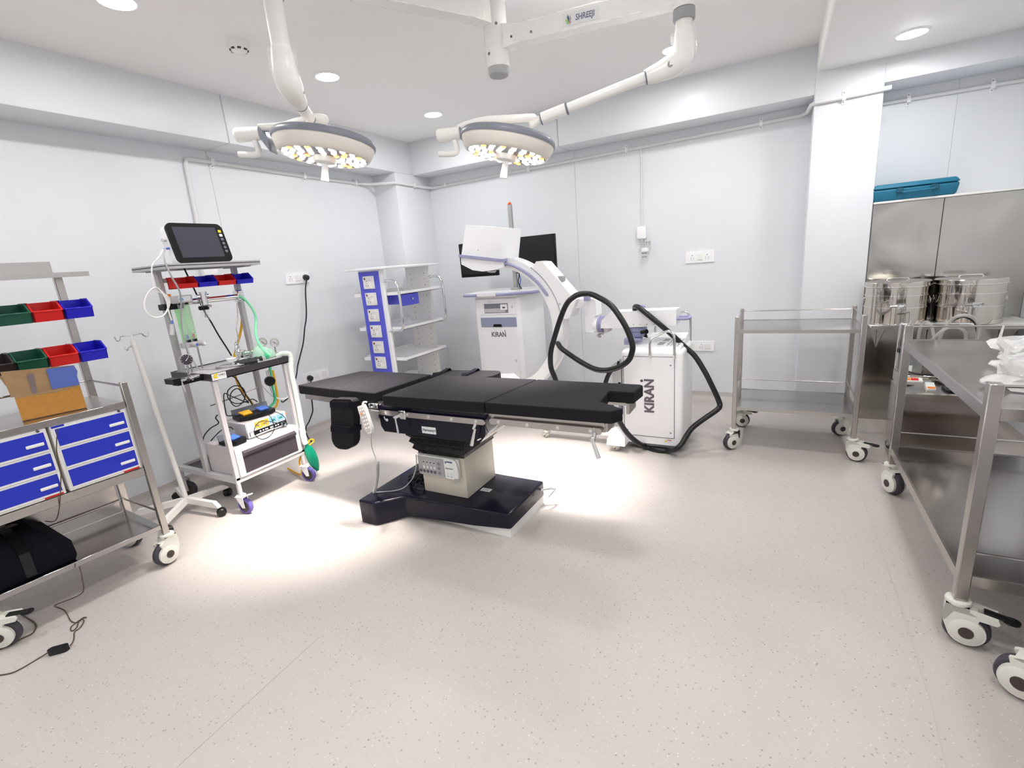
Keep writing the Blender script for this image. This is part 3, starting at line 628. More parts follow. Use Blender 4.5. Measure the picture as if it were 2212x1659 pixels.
o = build('front_flap', MB().prism([f(-.04, 0), f(1, 0), f(.985, .045, -.15), f(1.01, .07, -.2), f(.97, .098, -.3), f(.5, .107, -.3), f(-.10, .118, -.3)], (-.004, 0, 0)), 'card', b, smooth=False)
build('blue_tape', MB().prism([f(.56, .004)+nx*.004, f(1.0, .004)+nx*.004, f(.99, .045, -.15)+nx*.004, f(1.012, .068, -.2)+nx*.004, f(.965, .096, -.3)+nx*.004, f(.54, .100, -.3)+nx*.004], nx*.001), 'bluetape', o, smooth=False)
build('printed_mark', MB().prism([f(.27, .0)+nx*.003, f(.33, .0)+nx*.003, f(.34, .088, -.3)+nx*.004, f(.24, .088, -.3)+nx*.004], nx*.001), mat('faded_print', (.22, .18, .20), .5), o, smooth=False)
p3, p4 = Vector((*B[0], 1.005)), Vector((*B[3], 1.005))
build('side_flap', MB().prism([p3, p4, p4 + Vector((0, -.03, .085)), p3 + Vector((.01, -.03, .11))], (0, .004, 0)), 'card', b, smooth=False)
pb, qb = Vector((*B[3], 1.005)), Vector((*B[2], 1.005))
build('back_flap', MB().prism([pb, qb, qb + Vector((-.02, 0, .05)), pb + Vector((-.02, 0, .06))], (-.004, 0, 0)), 'card', b, smooth=False)
group_t.append(b)
# black soft case on the lower shelf
b = thing('soft_case', 'black soft carrying case lying on the lower shelf of the left trolley', 'case', (-2.95, .6, .224))
m = MB(); R_ = []
for z, i in ((.2245, .0), (.25, -.008), (.32, -.004), (.345, .01)):
    R_.append([Vector((-3.13-i, .435-i, z)), Vector((-2.785+i, .435-i, z)), Vector((-2.785+i, .765+i, z)), Vector((-3.13-i, .765+i, z))] if False else [Vector((-3.13+i, .435+i, z)), Vector((-2.795-i, .435+i, z)), Vector((-2.795-i, .750-i, z)), Vector((-3.13+i, .750-i, z))])
R_.append([Vector((-3.09, .47, .40)), Vector((-2.90, .47, .40)), Vector((-2.90, .67, .40)), Vector((-3.09, .67, .40))])
m.quadring(R_); build('case_body', m, 'fabric', b)
build('strap', MB().quadring([[Vector((-2.785, y_, .235)), Vector((-2.783, y_+.035, .235)), Vector((-2.787, y_+.035, .235)), Vector((-2.789, y_, .235))], [Vector((-2.789, y_, .345)), Vector((-2.787, y_+.035, .345)), Vector((-2.793, y_+.035, .345)), Vector((-2.793, y_, .345))], [Vector((-2.90, y_, .406)), Vector((-2.90, y_+.035, .406)), Vector((-2.90, y_+.035, .402)), Vector((-2.90, y_, .402))], [Vector((-3.08, y_, .406)), Vector((-3.08, y_+.035, .406)), Vector((-3.08, y_+.035, .402)), Vector((-3.08, y_, .402))]]) if (y_ := .58) else None, 'bellow', b)
build('carry_handle', MB().tube([(-3.0, .48, .40), (-2.96, .50, .425), (-2.95, .56, .43), (-2.97, .62, .425), (-3.02, .64, .40)], .007, 8, 4), 'rubber', b)
build('seam_piping', MB().tube([(-2.795, .437, .30), (-2.793, .748, .30), (-3.12, .748, .30)], .003, 6), 'bellow', b)
group_t.append(b)
rotate_about(group_t, TP, TA)
# adapter and its cables on the floor
b = thing('power_adapter', 'black power adapter with thin brown cables on the floor at lower left', 'power adapter', (-2.523, .534, 0))
d = Vector((.046, .051, 0)).normalized(); s_ = Vector((-d.y, d.x, 0)); c = Vector((-2.523, .534, .012))
prof = [(-.036, 0), (-.030, .011), (-.024, .015), (.024, .015), (.031, .010), (.036, 0), (.031, -.010), (.024, -.015), (-.024, -.015), (-.030, -.011)]
build('adapter_body', MB().prism([c + d*a + s_*q + Vector((0, 0, -.011)) for a, q in prof], (0, 0, .022)), 'rubber', b)
build('cable', MB().tube([(-2.70, .80, .86), (-2.75, .79, .76), (-2.752, .78, .66), (-2.765, .77, .60), (-2.79, .75, .50), (-2.86, .74, .42), (-2.95, .73, .405)], .0022, 6, 5), 'browncable', b)
build('cable', MB().tube([(-2.762, .74, .205), (-2.74, .73, .15), (-2.755, .715, .08), (-2.9329, 0.6614, 0.0040), (-2.8875, 0.6610, 0.0030), (-2.8343, 0.6629, 0.0030), (-2.7579, 0.6492, 0.0030), (-2.7086, 0.6415, 0.0030), (-2.6712, 0.6479, 0.0030), (-2.6848, 0.6733, 0.0030), (-2.6674, 0.6823, 0.0040), (-2.6825, 0.6761, 0.0040), (-2.6647, 0.6529, 0.0060), (-2.6254, 0.6300, 0.0060), (-2.6255, 0.6130, 0.0030), (-2.6600, 0.6222, 0.0030), (-2.6717, 0.6433, 0.0040), (-2.6754, 0.6671, 0.0060), (-2.6471, 0.6646, 0.0050), (-2.6127, 0.6361, 0.0030), (-2.6057, 0.6154, 0.0030), (-2.5482, 0.5912, 0.0030), (-2.5112, 0.5680, 0.0080)], .0022, 6, 5), 'browncable', b)
build('cable', MB().tube([(-2.548, 0.507, 0.010), (-2.5577, 0.4752, 0.0030), (-2.5547, 0.4291, 0.0030), (-2.5673, 0.3947, 0.0030), (-2.6368, 0.3480, 0.0030)], .0024, 6, 5), 'browncable', b)
single('floor_cable', MB().tube([(-2.9874, 0.5636, 0.0030), (-2.8904, 0.5657, 0.0030), (-2.8311, 0.5596, 0.0030), (-2.7833, 0.5319, 0.0030), (-2.7856, 0.4992, 0.0030), (-2.7924, 0.4598, 0.0030), (-2.7964, 0.4040, 0.0030)], .003, 6, 5), 'browncable', 'thin grey cable curving on the floor beside the front left trolley castor', 'cable')

# ================================================================== drip stand
t = thing('drip_stand', 'white five-legged drip stand on black castors beside the anaesthesia trolley', 'drip stand', (-3.282, 1.469, 0))
cx, cy = -3.282, 1.469; top = Vector((-3.330, 1.434, 1.121))
build('pole', MB().tube([(cx, cy, .075), tuple(Vector((cx, cy, .075))*.52 + top*.48), tuple(top)], .0145, 14), 'cream', t)
build('pole_cap', MB().cyl(top, top + Vector((0, 0, .008)), .0155, seg=16).cyl(top, top + Vector((0, 0, .04)), .006, seg=10), 'cream', t)
e = Vector((.05, .99, 0)).normalized(); tt = top + Vector((0, 0, .035))
for sg in (-1, 1):
    build('hook', MB().tube([tt, tt + e*.05*sg + Vector((0, 0, .004)), tt + e*.062*sg + Vector((.005, 0, -.012)), tt + e*.078*sg + Vector((.008, 0, -.018)), tt + e*.086*sg + Vector((.008, 0, .002)), tt + e*.086*sg + Vector((.008, 0, .010))], .0038, 8, 4), 'chrome', t)
build('thumb_screw', MB().cyl(top + Vector((.0, -.012, -.02)), top + Vector((.0, -.04, -.035)), .006, seg=10).lathe([(0, 0), (.013, .002), (.013, .010), (0, .012)], top + Vector((0, -.038, -.034)), (0, -1, -.4), 12), 'chrome', t)
for a, r in ((8, .285), (82, .25), (163, .30), (235, .29), (307, .28)):
    d = Vector((math.cos(math.radians(a)), math.sin(math.radians(a)), 0)); s_ = Vector((-d.y, d.x, 0)); c = Vector((cx, cy, 0))
    hw = .0125; rings = []
    for q, zb, zt in ((0.0, .066, .105), (r-.035, .060, .098), (r, .060, .070)):
        rings.append([c + d*q - s_*hw + Vector((0, 0, zb)), c + d*q + s_*hw + Vector((0, 0, zb)), c + d*q + s_*hw + Vector((0, 0, zt)), c + d*q - s_*hw + Vector((0, 0, zt))])
    build('base_leg', MB().quadring(rings), 'cream', t, smooth=False)
    twin_caster(t, cx + d.x*(r-.012), cy + d.y*(r-.012), math.radians(a+50))

# ================================================================== anaesthesia trolley
t = thing('anaesthesia_trolley', 'grey anaesthesia trolley with black worktop, flowmeter and purple-tyred castors', 'anaesthesia machine', (-3.1, 1.83, 0))
AX, BX = -2.88, -3.20; AL, AR = 1.595, 2.075
for y in (AL, AR): build('front_post', MB().box(AX-.028, AX, y-.014, y+.014, .222, .862, .002, 1), 'lightgrey', t)
for y in (AL, AR-.01): build('upright', MB().box(BX-.025, BX+.012, y-.014, y+.014, .222, 1.525, .002, 1), 'greypaint', t)
m = MB().box(-3.56, AX, AL-.016, AL+.016, .205, .238).box(-3.56, AX, AR-.016, AR+.016, .205, .238).box(-3.56, -3.53, AL+.016, AR-.016, .205, .238).box(AX-.03, AX, AL+.016, AR-.016, .205, .238)
build('base_frame', m, 'lightgrey', t, smooth=False)
build('base_sheet', MB().box(-3.53, BX-.03, AL+.017, AR-.017, .215, .220), 'panel_dark', t, smooth=False)
build('front_leg_tube', MB().cyl((AX-.015, AL+.0, .115), (AX-.015, AL, .207), .0145, seg=16), 'lightgrey', t)
build('front_leg_tube', MB().cyl((AX-.015, AR, .115), (AX-.015, AR, .207), .0145, seg=16), 'lightgrey', t)
for y in (AL, AR): build('rear_leg_tube', MB().cyl((-3.54, y, .13), (-3.54, y, .207), .0145, seg=16), 'lightgrey', t)
fork_caster(t, AX-.015, AL, .15, .052, 'purple', True, 'white', .118); fork_caster(t, AX-.015, AR, .25, .052, 'purple', False, 'white', .118)
fork_caster(t, -3.54, AL, .5, .058, 'tread', False, 'lightgrey', .135); fork_caster(t, -3.54, AR, .4, .058, 'tread', False, 'lightgrey', .135)
# drawer unit
d = build('drawer_housing', MB().box(BX+.014, AX-.002, AL+.016, AR-.016, .240, .430, .003, 1), 'lightgrey', t)
d = build('drawer', MB().box(AX-.002, AX+.010, AL+.014, AR-.014, .236, .426, .003, 1), 'white', t)
build('dark_panel', MB().box(AX+.010, AX+.013, AL+.052, AR-.042, .252, .398, .004, 1), 'panel_dark', d)
build('drawer_grip', MB().prism([(AX+.013, AL+.055, .397), (AX+.030, AL+.055, .386), (AX+.026, AL+.055, .368), (AX+.013, AL+.055, .360)], (0, AR-AL-.10, 0)), 'panel_dark', d)
# worktop tray
TX0, TX1, TY0, TY1 = -3.30, -2.875, 1.575, 2.100
build('worktop', MB().box(TX0, TX1, TY0, TY1, .862, .868).box(TX0, TX1, TY0, TY0+.006, .868, .905).box(TX0, TX1, TY1-.006, TY1, .868, .905).box(TX1-.006, TX1, TY0+.006, TY1-.006, .862, .907).box(TX0, TX0+.006, TY0+.006, TY1-.006, .868, .905), mat('dark_trim', (.045, .04, .045), .3), t, smooth=False)
build('worktop_sheet', MB().box(TX0+.007, TX1-.007, TY0+.007, TY1-.007, .8685, .900), 'lightgrey', t, smooth=False)
lab = build('maker_label', MB().box(TX1, TX1+.001, TY0+.004, TY0+.090, .864, .904), 'paper', t, smooth=False)
mb = MB()
for i, (dy, dz) in enumerate(((.022, .030), (.034, .033), (.030, .017), (.018, .018))):
    mb2 = MB().lathe([(0, 0), (.0065, 0), (.0065, .0006), (0, .0006)], (TX1+.001, TY0+dy, .864+dz), (1, 0, 0), 12); build('logo_dot', mb2, 'yellow', lab)
text('I.MKS', 'lettering', (TX1+.0016, TY0+.065, .889), (0, 1, 0), (0, 0, 1), .016, 'ink', lab)
# top shelf
m = MB().box(-3.35, -2.99, 1.535, 2.115, 1.527, 1.531).box(-2.994, -2.99, 1.535, 2.115, 1.512, 1.540).box(-3.35, -3.346, 1.535, 2.115, 1.512, 1.540).box(-3.346, -2.994, 1.535, 1.539, 1.512, 1.540).box(-3.346, -2.994, 2.111, 2.115, 1.512, 1.540)
build('monitor_shelf', m, 'greypaint', t, smooth=False)
for y in (AL, AR-.01): build('shelf_bracket', MB().box(-3.29, -3.05, y-.02, y+.02, 1.505, 1.526), 'greypaint', t, smooth=False)
# chrome manifold bar and fittings
build('manifold_bar', MB().cyl((-3.165, AL+.02, 1.318), (-3.165, AR-.02, 1.318), .019, seg=24), 'chrome', t)
build('bar_bracket', MB().box(-3.19, -3.12, AL-.05, AL+.06, 1.285, 1.320, .004, 1), 'black', t)
build('bar_clamp', MB().box(-3.19, -3.135, AR-.065, AR-.02, 1.285, 1.36, .005, 1).cyl((-3.14, AR-.04, 1.30), (-3.12, AR-.04, 1.30), .014), 'chrome', t)
bp = Vector((-3.130, 1.782, 1.315))
build('vapour_head', MB().cyl(bp + Vector((0, 0, .045)), bp - Vector((0, 0, .035)), .020, seg=20).cyl(bp + Vector((0, 0, .045)), bp + Vector((0, 0, .055)), .025, seg=20).cyl(bp + Vector((-.01, -.03, .03)), bp + Vector((.01, .03, .03)), .011).box(bp.x-.025, bp.x+.025, bp.y-.028, bp.y+.028, bp.z-.04, bp.z-.025, .004, 1), 'chrome', t)
bc = Vector((-3.130, 1.770, 1.274))
build('bottle_cap', MB().lathe([(.027, -.012), (.029, -.008), (.029, .008), (.027, .012), (0, .012)], bc, seg=24), 'black', t)
build('vapour_bottle', MB().lathe([(0, -.075), (.022, -.075), (.025, -.068), (.025, -.022), (.023, -.012)], bc, seg=24), 'glass', t)
build('bottle_tube', MB().tube([bc, bc - Vector((0, -.004, .03)), bc - Vector((0, .004, .05)), bc - Vector((0, 0, .06))], .0022, 6, 3), 'black', t)
# flowmeter: green back plate with two tubes
fa, fb, fc, fd = Vector((-3.120, 1.602, 1.321)), Vector((-3.120, 1.697, 1.310)), Vector((-3.120, 1.695, 1.066)), Vector((-3.120, 1.601, 1.084))
yL, yR, zt, zb = fa.y, fb.y, fa.z, fd.z
build('flow_plate', MB().box(-3.135, -3.128, yL, yR-.008, zb, zt), 'flowgreen', t, smooth=False)
build('flow_cover', MB().box(-3.115, -3.111, yL+.01, yR+.022, zb-.005, zt, .001, 1), 'glass', t)
o = build('flow_head', MB().box(-3.150, -3.105, yL-.012, yR+.008, zt-.004, zt+.040, .004, 1), 'lightgrey', t)
build('head_label', MB().box(-3.105, -3.104, yL+.02, yR-.005, zt+.006, zt+.034), 'paper', o, smooth=False); build('blue_mark', MB().box(-3.104, -3.1035, yL+.025, yL+.048, zt+.010, zt+.026), 'skyblue', o, smooth=False)
for i, q in enumerate((.30, .68)):
    y = yL + (yR-yL)*q
    o = build('flow_tube', MB().cyl((-3.12, y, zb+.012), (-3.12, y, zt-.004), .007, seg=14), 'glass', t)
    build('tube_seal', MB().cyl((-3.12, y, zb), (-3.12, y, zb+.014), .013, seg=16).cyl((-3.12, y, zt-.014), (-3.12, y, zt-.001), .013, seg=16), 'black', o)
    build('float', MB().cyl((-3.12, y, zb+.02), (-3.12, y, zb+.045), .0055, seg=12), ('bluetape', 'red')[i], o)
    mb = MB()
    for k in range(14): z = zb + .05 + k*(zt-zb-.07)/13; mb.box(-3.1275, -3.127, y+.011, y+.020, z, z+.0015)
    build('scale_mark', mb, 'ink', o, smooth=False, kind='stuff')
o = build('flow_base', MB().box(-3.150, -3.105, yL-.012, yR+.012, zb-.032, zb-.001, .004, 1), 'lightgrey', t)
for y, m_ in ((yL+.035, 'bluetape'), (yR-.012, 'white')):
    k_ = build('control_knob', MB().lathe([(.010, 0), (.010, .014), (.015, .016), (.015, .034), (.012, .037), (0, .037)], (-3.105, y, zb-.018), (1, .25, 0), 16), 'lightgrey', t)
    build('knob_cap', MB().lathe([(0, 0), (.009, 0), (.009, .002), (0, .002)], Vector((-3.105, y, zb-.018)) + Vector((1, .25, 0)).normalized()*.037, (1, .25, 0), 12), m_, k_)
build('flow_leg', MB().cyl((-3.13, yL+.012, zb-.03), (-3.13, yL+.012, .90), .005, seg=10), 'steel', t); build('flow_leg', MB().cyl((-3.13, yR-.02, zb-.03), (-3.13, yR-.02, .90), .005, seg=10), 'steel', t)
# pressure gauge at the left end and the two at the back
def gauge(parent, c, axis, r, needle=-.6, name='pressure_gauge', face='dial'):
    c = Vector(c); x, y, d = frame(axis)
    o = build(name, MB().lathe([(0, -.020), (r*.9, -.020), (r, -.014), (r, .004), (r*.93, .006), (r*.9, .0005)], c, axis, 28), 'lightgrey', parent)
    build('gauge_face', MB().lathe([(0, .001), (r*.9, .001), (r*.9, .0025), (0, .0025)], c, axis, 28), face, o)
    v = x*math.sin(needle) + y*math.cos(needle); u = x*math.cos(needle) - y*math.sin(needle)
    build('needle', MB().prism([c + d*.0035 - v*r*.25 + u*r*.06, c + d*.0035 + v*r*.75 + u*r*.015, c + d*.0035 + v*r*.75 - u*r*.015, c + d*.0035 - v*r*.25 - u*r*.06], d*.001), 'black' if face == 'dial' else 'white', o, smooth=False)
    mb = MB()
    for k in range(9):
        a = -2.2 + k*.55; v = x*math.sin(a) + y*math.cos(a); u = x*math.cos(a) - y*math.sin(a)
        mb.prism([c + d*.0028 + v*r*.68 - u*r*.03, c + d*.0028 + v*r*.82 - u*r*.03, c + d*.0028 + v*r*.82 + u*r*.03, c + d*.0028 + v*r*.68 + u*r*.03], d*.0005)
    build('dial_marks', mb, 'ink' if face == 'dial' else 'white', o, smooth=False, kind='stuff')
    return o
vc = Vector((0, 0, 1.4))
gc = Vector((-2.990, 1.527, 1.001)); gauge(t, gc, (vc-gc)*Vector((1, 1, .3)), .033, .7, face='panel_dark')
build('gauge_stem', MB().cyl(gc - Vector((.01, 0, .026)), gc - Vector((.012, 0, .10)), .007, seg=12), 'chrome', t)
build('outlet_bar', MB().box(-3.02, -2.93, 1.40, 1.44, .885, .915).box(-3.01, -2.95, 1.43, TY0, .87, .905), 'black', t, smooth=False)
a_ = Vector((-2.96, 1.45, .895))
build('outlet_valve', MB().cyl(a_, a_ + Vector((0, .105, .004)), .012, seg=16).cyl(a_ + Vector((0, .03, 0)), a_ + Vector((.03, .03, 0)), .011).cyl(a_ + Vector((0, .055, 0)), a_ + Vector((0, .065, 0)), .017).cyl(a_ + Vector((.012, 0, 0)), a_ + Vector((.018, .005, -.065)), .005), 'chrome', t)
for px_2 in ((-3.45, 2.36, 1.055), (-3.45, 2.475, 1.035)):
    pass
# cylinder pressure gauges behind the worktop
for q in ((-3.400, 2.292, 0.961), (-3.400, 2.390, 0.940)):
    q = Vector(q); gauge(t, q, (vc-q)*Vector((1, 1, .2)), .033, 2.4)
    build('gauge_stem', MB().cyl(q - Vector((.008, 0, .03)), (q.x-.01, q.y, .86), .005, seg=10), 'steel', t)
build('gauge_manifold', MB().cyl((-3.42, AR+.01, .86), (-3.42, 2.42, .86), .010, seg=12).cyl((-3.42, AR+.01, .86), (-3.22, AR-.01, .86), .008, seg=12), 'steel', t)
build('tray_hook', MB().tube([(TX1-.12, TY1, .895), (TX1-.10, TY1+.03, .893), (TX1-.11, TY1+.06, .885), (TX1-.11, TY1+.075, .880)], .007, 10, 3).cyl((TX1-.12, TY1, .895), (TX1-.10, TY1+.025, .895), .012), 'chrome', t)
build('gas_line', MB().tube([(-3.130, 1.989, 1.278), (-3.120, 1.965, 1.174), (-3.110, 1.948, 1.146), (-3.110, 1.934, 1.112), (-3.100, 1.926, 1.033)], .004, 8), 'steel', t)
build('gas_line', MB().tube([(-3.16, AR-.04, .80), (-3.16, AR-.05, .70), (-3.16, AR-.13, .68), (-3.14, AL+.08, .665)], .004, 8, 4), 'steel', t)
build('yellow_hose', MB().tube([(-3.235, 2.108, 1.341), (-3.240, 2.056, 1.119), (-3.240, 1.964, 0.936), (-3.240, 1.933, 0.833), (-3.240, 1.952, 0.696), (-3.240, 2.010, 0.572), (-3.240, 2.027, 0.469)], .008, 10, 4), 'yellowhose', t)
build('yellow_hose', MB().tube([(-3.240, 2.218, 0.766), (-3.220, 2.203, 0.665), (-3.200, 2.160, 0.508), (-3.22, 1.98, .50)], .008, 10, 4), 'yellowhose', t)
build('yellow_hose', MB().tube([(-2.930, 2.086, 0.181), (-2.930, 2.064, 0.137), (-2.930, 2.073, 0.090), (-3.0, 2.10, .02), (-3.2, 2.15, .02)], .007, 10, 4), 'yellowhose', t)
build('green_hose', MB().tube([(-3.190, 2.169, 0.813), (-3.190, 2.154, 0.679), (-3.190, 2.142, 0.542), (-3.2, 1.97, .50)], .010, 10, 4), mat('green_hose', (.10, .62, .30), .4), t)
build('green_hose', MB().tube([(-3.120, 2.005, 1.321), (-3.110, 2.025, 1.310), (-3.100, 2.051, 1.264), (-3.080, 2.060, 1.216), (-3.080, 2.064, 1.160), (-3.060, 2.031, 1.090), (-3.030, 2.009, 1.028), (-3.000, 2.007, 0.975), (-2.980, 2.019, 0.942), (-2.960, 2.035, 0.920)], .0085, 12, 5), 'greenhose', t)
build('black_pump', MB().lathe([(0, -.02), (.032, -.018), (.036, 0), (.032, .018), (0, .02)], (-3.100, 2.084, 0.725), (1, -.4, 0), 24), 'rubber', t)
build('pump_stem', MB().cyl((-3.110, 2.087, 0.801), (-3.110, 2.089, 0.760), .012).cyl((-3.100, 2.076, 0.690), (-3.100, 2.084, 0.641), .006), 'chrome', t)
build('white_tube', MB().tube([(-3.200, 2.086, 0.690), (-3.200, 2.118, 0.636), (-3.200, 2.152, 0.588), (-3.200, 2.202, 0.553), (-3.200, 2.252, 0.545), (-3.200, 2.284, 0.561)], .006, 8, 4), 'white', t)

# things standing on and hanging from it
t = thing('breathing_bag', 'green rubber breathing bag on a clear corrugated tube hanging by the anaesthesia trolley', 'breathing bag', (-2.9, 2.13, .1))
build('corrugated_tube', MB().tube([(-2.93, 2.055, .912), (-2.90, 2.085, .925), (-2.87, 2.115, .905), (-2.860, 2.091, 0.808), (-2.860, 2.092, 0.679), (-2.860, 2.092, 0.547), (-2.860, 2.089, 0.413), (-2.860, 2.092, 0.357)], lambda q: .0165 + .0012*math.sin(q*330), 14, 22), 'cleartube', t)
build('tube_end', MB().tube([(-2.860, 2.085, 0.397), (-2.860, 2.085, 0.311), (-2.860, 2.091, 0.282)], .019, 14, 3), 'white', t)
A_, B_ = Vector((-2.860, 2.095, 0.284)), Vector((-2.860, 2.132, 0.053)); dd = (B_-A_).normalized(); sd_ = Vector((.25, .95, .15)); sd_ = (sd_ - dd*sd_.dot(dd)).normalized(); nn = dd.cross(sd_)
vs = []; n_ = 18; L_ = (B_-A_).length
for i in range(n_+1):
    q = i/n_; wv = (.010 + .030*math.sin(PI*min(1, q*1.02))**.7 if q > .15 else .010 + .05*q); th = .009 + .010*math.sin(PI*q)
    c_ = A_ + dd*L_*q + sd_*.012*q
    for k in range(14): a = 2*PI*k/14; vs.append(c_ + sd_*math.cos(a)*wv*.95 + nn*math.sin(a)*th)
mb = MB(); mb.add(vs, [(i*14+k, i*14+(k+1) % 14, (i+1)*14+(k+1) % 14, (i+1)*14+k) for i in range(n_) for k in range(14)] + [tuple(range(13, -1, -1)), tuple(n_*14+k for k in range(14))])
build('rubber_bag', mb, 'greenbag', t)
build('tail_tube', MB().tube([B_ - dd*.005, B_ + Vector((.002, .006, -.012))], .004, 8), 'lightgrey', t)
build('yellow_strap', MB().tube([(-2.870, 2.098, 0.243), (-2.860, 2.126, 0.261), (-2.860, 2.160, 0.273), (-2.860, 2.152, 0.290), (-2.870, 2.131, 0.286), (-2.880, 2.097, 0.218), (-2.900, 2.080, 0.176)], .005, 8, 4), 'yellowhose', t)

t = thing('face_mask', 'clear pale green oxygen mask lying on the right end of the black worktop', 'mask', (-3.05, 2.03, .905))
cm = Vector((-3.03, 2.035, .905)); vs = []; fs = []
for i in range(9):
    q = i/8
    for k in range(20):
        a = 2*PI*k/20; R1 = math.cos(q*PI/2)**.6; vs.append(cm + Vector((math.sin(a)*.055*R1, math.cos(a)*(.085 if math.cos(a) > 0 else .075)*R1, .075*math.sin(q*PI/2)*(1+.25*math.cos(a)*-1))))
mb = MB().add(vs, [(i*20+k, i*20+(k+1) % 20, (i+1)*20+(k+1) % 20, (i+1)*20+k) for i in range(8) for k in range(20)]); build('mask_cup', mb, 'clearbag', t)
build('mask_valve', MB().cyl((-3.0, 2.02, .93), (-2.965, 2.01, .915), .013, seg=14).cyl((-3.02, 2.06, .95), (-3.0, 2.065, .96), .006), mat('green_valve', (.05, .60, .28), .4), t)
t = thing('plastic_cup', 'small white plastic cap beside the coiled cables on the black worktop', 'cap', (-3.090, 1.844, 0.902))
build('cup_body', MB().lathe([(0, 0), (.026, 0), (.029, .004), (.029, .030), (.031, .032), (.031, .038), (.027, .040), (0, .040)], Vector((-3.090, 1.844, 0.902)), seg=28), 'white', t)
t = thing('chrome_valve_block', 'chrome breathing valve block standing on the black worktop', 'valve', (-3.071, 1.903, 0.902))
v0 = Vector((-3.09, 1.915, .900))
build('valve_base', MB().box(v0.x-.03, v0.x+.03, v0.y-.035, v0.y+.035, v0.z, v0.z+.03, .006, 2), 'chrome', t)
build('valve_body', MB().cyl(v0 + Vector((0, 0, .03)), v0 + Vector((0, 0, .075)), .022, seg=18).cyl(v0 + Vector((0, -.03, .055)), v0 + Vector((0, .04, .055)), .015).cyl(v0 + Vector((0, .025, .05)), v0 + Vector((.005, .075, .052)), .011).lathe([(.03, 0), (.033, .004), (.03, .010), (0, .012)], v0 + Vector((0, 0, .068)), seg=20), 'chrome', t)
build('valve_stem', MB().lathe([(.014, 0), (.017, .01), (.012, .018), (.016, .026), (.011, .036), (.014, .044), (.008, .056), (.004, .062), (0, .062)], v0 + Vector((-.005, -.012, .078)), seg=16), 'chrome', t)
build('yellow_tip', MB().cyl(v0 + Vector((.005, .075, .052)), v0 + Vector((.006, .086, .053)), .008, seg=12), 'yellow', t)
t = thing('breathing_tube', 'pair of black rubber breathing tubes with metal ends lying on the black worktop', 'breathing tube', (-2.95, 1.83, .9))
for k, (p0, p1) in enumerate((((-2.99, 1.80, .915), (-2.95, 1.96, .917)), ((-2.945, 1.80, .913), (-2.915, 1.90, .913)))):
    p0 = Vector(p0); p1 = Vector(p1); o = build('rubber_tube', MB().tube([p0, (p0+p1)/2 + Vector((0, 0, .003)), p1], lambda q: .015 + .0015*math.sin(q*120), 14, 12), 'rubber', t)
    build('metal_end', MB().cyl(p1, p1 + (p1-p0)*.12, .0125, seg=14).cyl(p0 - (p1-p0)*.12, p0, .011, seg=14), 'chrome', o)

# bins under the monitor shelf
rk = 'bins under the monitor shelf'
for i, (m, cn) in enumerate((('binred', 'first red'), ('binblue', 'left blue'), ('binred', 'second red'), ('binblue', 'right blue'))):
    lb = {'first red': 'red bin at the left end of the row under the patient monitor', 'left blue': 'blue bin between the two red bins under the patient monitor', 'second red': 'red bin between the two blue bins under the patient monitor', 'right blue': 'blue bin at the right end of the row under the patient monitor'}[cn]
    bin_box(lb, (-3.186+.0, 1.682 + i*.121, 1.400), .113, .11, .066, m, rk, fr=.36)
build('bin_rail', MB().box(-3.194, -3.187, AL+.016, AR+.03, 1.44, 1.465), 'greypaint', bpy.data.objects['anaesthesia_trolley'], smooth=False)

# patient monitor
t = thing('patient_monitor', 'black patient monitor with a dark screen tilted back on the grey top shelf', 'monitor', (-3.1, 1.82, 1.541))
q0, q1, q2, q3 = Vector((-3.035, 1.635, 1.531)), Vector((-3.035, 1.966, 1.539)), Vector((-3.095, 2.005, 1.753)), Vector((-3.095, 1.663, 1.770))
q0.z = q1.z = 1.541; up_ = (q3-q0).normalized(); xr = (q1-q0).normalized(); up_ = (up_ - xr*up_.dot(xr)).normalized(); nf = xr.cross(up_); W_ = (q1-q0).length; H_ = (q3-q0).dot(up_)
def mp(u, v, d=0): return q0 + xr*W_*u + up_*H_*v + nf*d
def rrect(u0, v0, u1, v1, r, d, n=6, w=None, h=None):
    w = w or W_; h = h or H_; P = []
    for cu, cv, a0 in ((u1-r/w, v0+r/h, -90), (u1-r/w, v1-r/h, 0), (u0+r/w, v1-r/h, 90), (u0+r/w, v0+r/h, 180)):
        for i in range(n+1):
            a = math.radians(a0 + 90*i/n); P.append(mp(cu + math.cos(a)*r/w, cv + math.sin(a)*r/h, d))
    return P
build('rear_shell', MB().prism(rrect(0, 0, 1, 1, .035, -.010), nf*-.050), 'white', t); build('front_bezel', MB().prism(rrect(0, 0, 1, 1, .035, -.010), nf*.016), 'black', t)
build('screen', MB().prism(rrect(.10, .13, .86, .90, .004, .0055), nf*.0012), mat('monitor_glass', (.055, .055, .075), .2), t)
for i in range(6):
    v = .80 - i*.105; c_ = mp(.925, v, .006); r_ = .0085 if i < 2 else .007
    if i < 2: build('button', MB().prism(rrect(.925-.028, v-.035, .925+.028, v+.035, .004, .006), nf*.002), ('yellow', 'paper')[i], t)
    else: build('button', MB().lathe([(.0085, 0), (.0085, .002), (.0070, .002), (.0070, .0008), (0, .0008)], c_, nf, 20), 'slate', t)
build('cable_plug', MB().cyl(mp(-.01, .62, -.03), mp(-.075, .62, -.03), .008, seg=12), 'lightgrey', t)
build('blue_plug', MB().cyl(mp(-.01, .42, -.03), mp(-.12, .41, -.03), .007, .003, seg=12), 'bluetape', t)
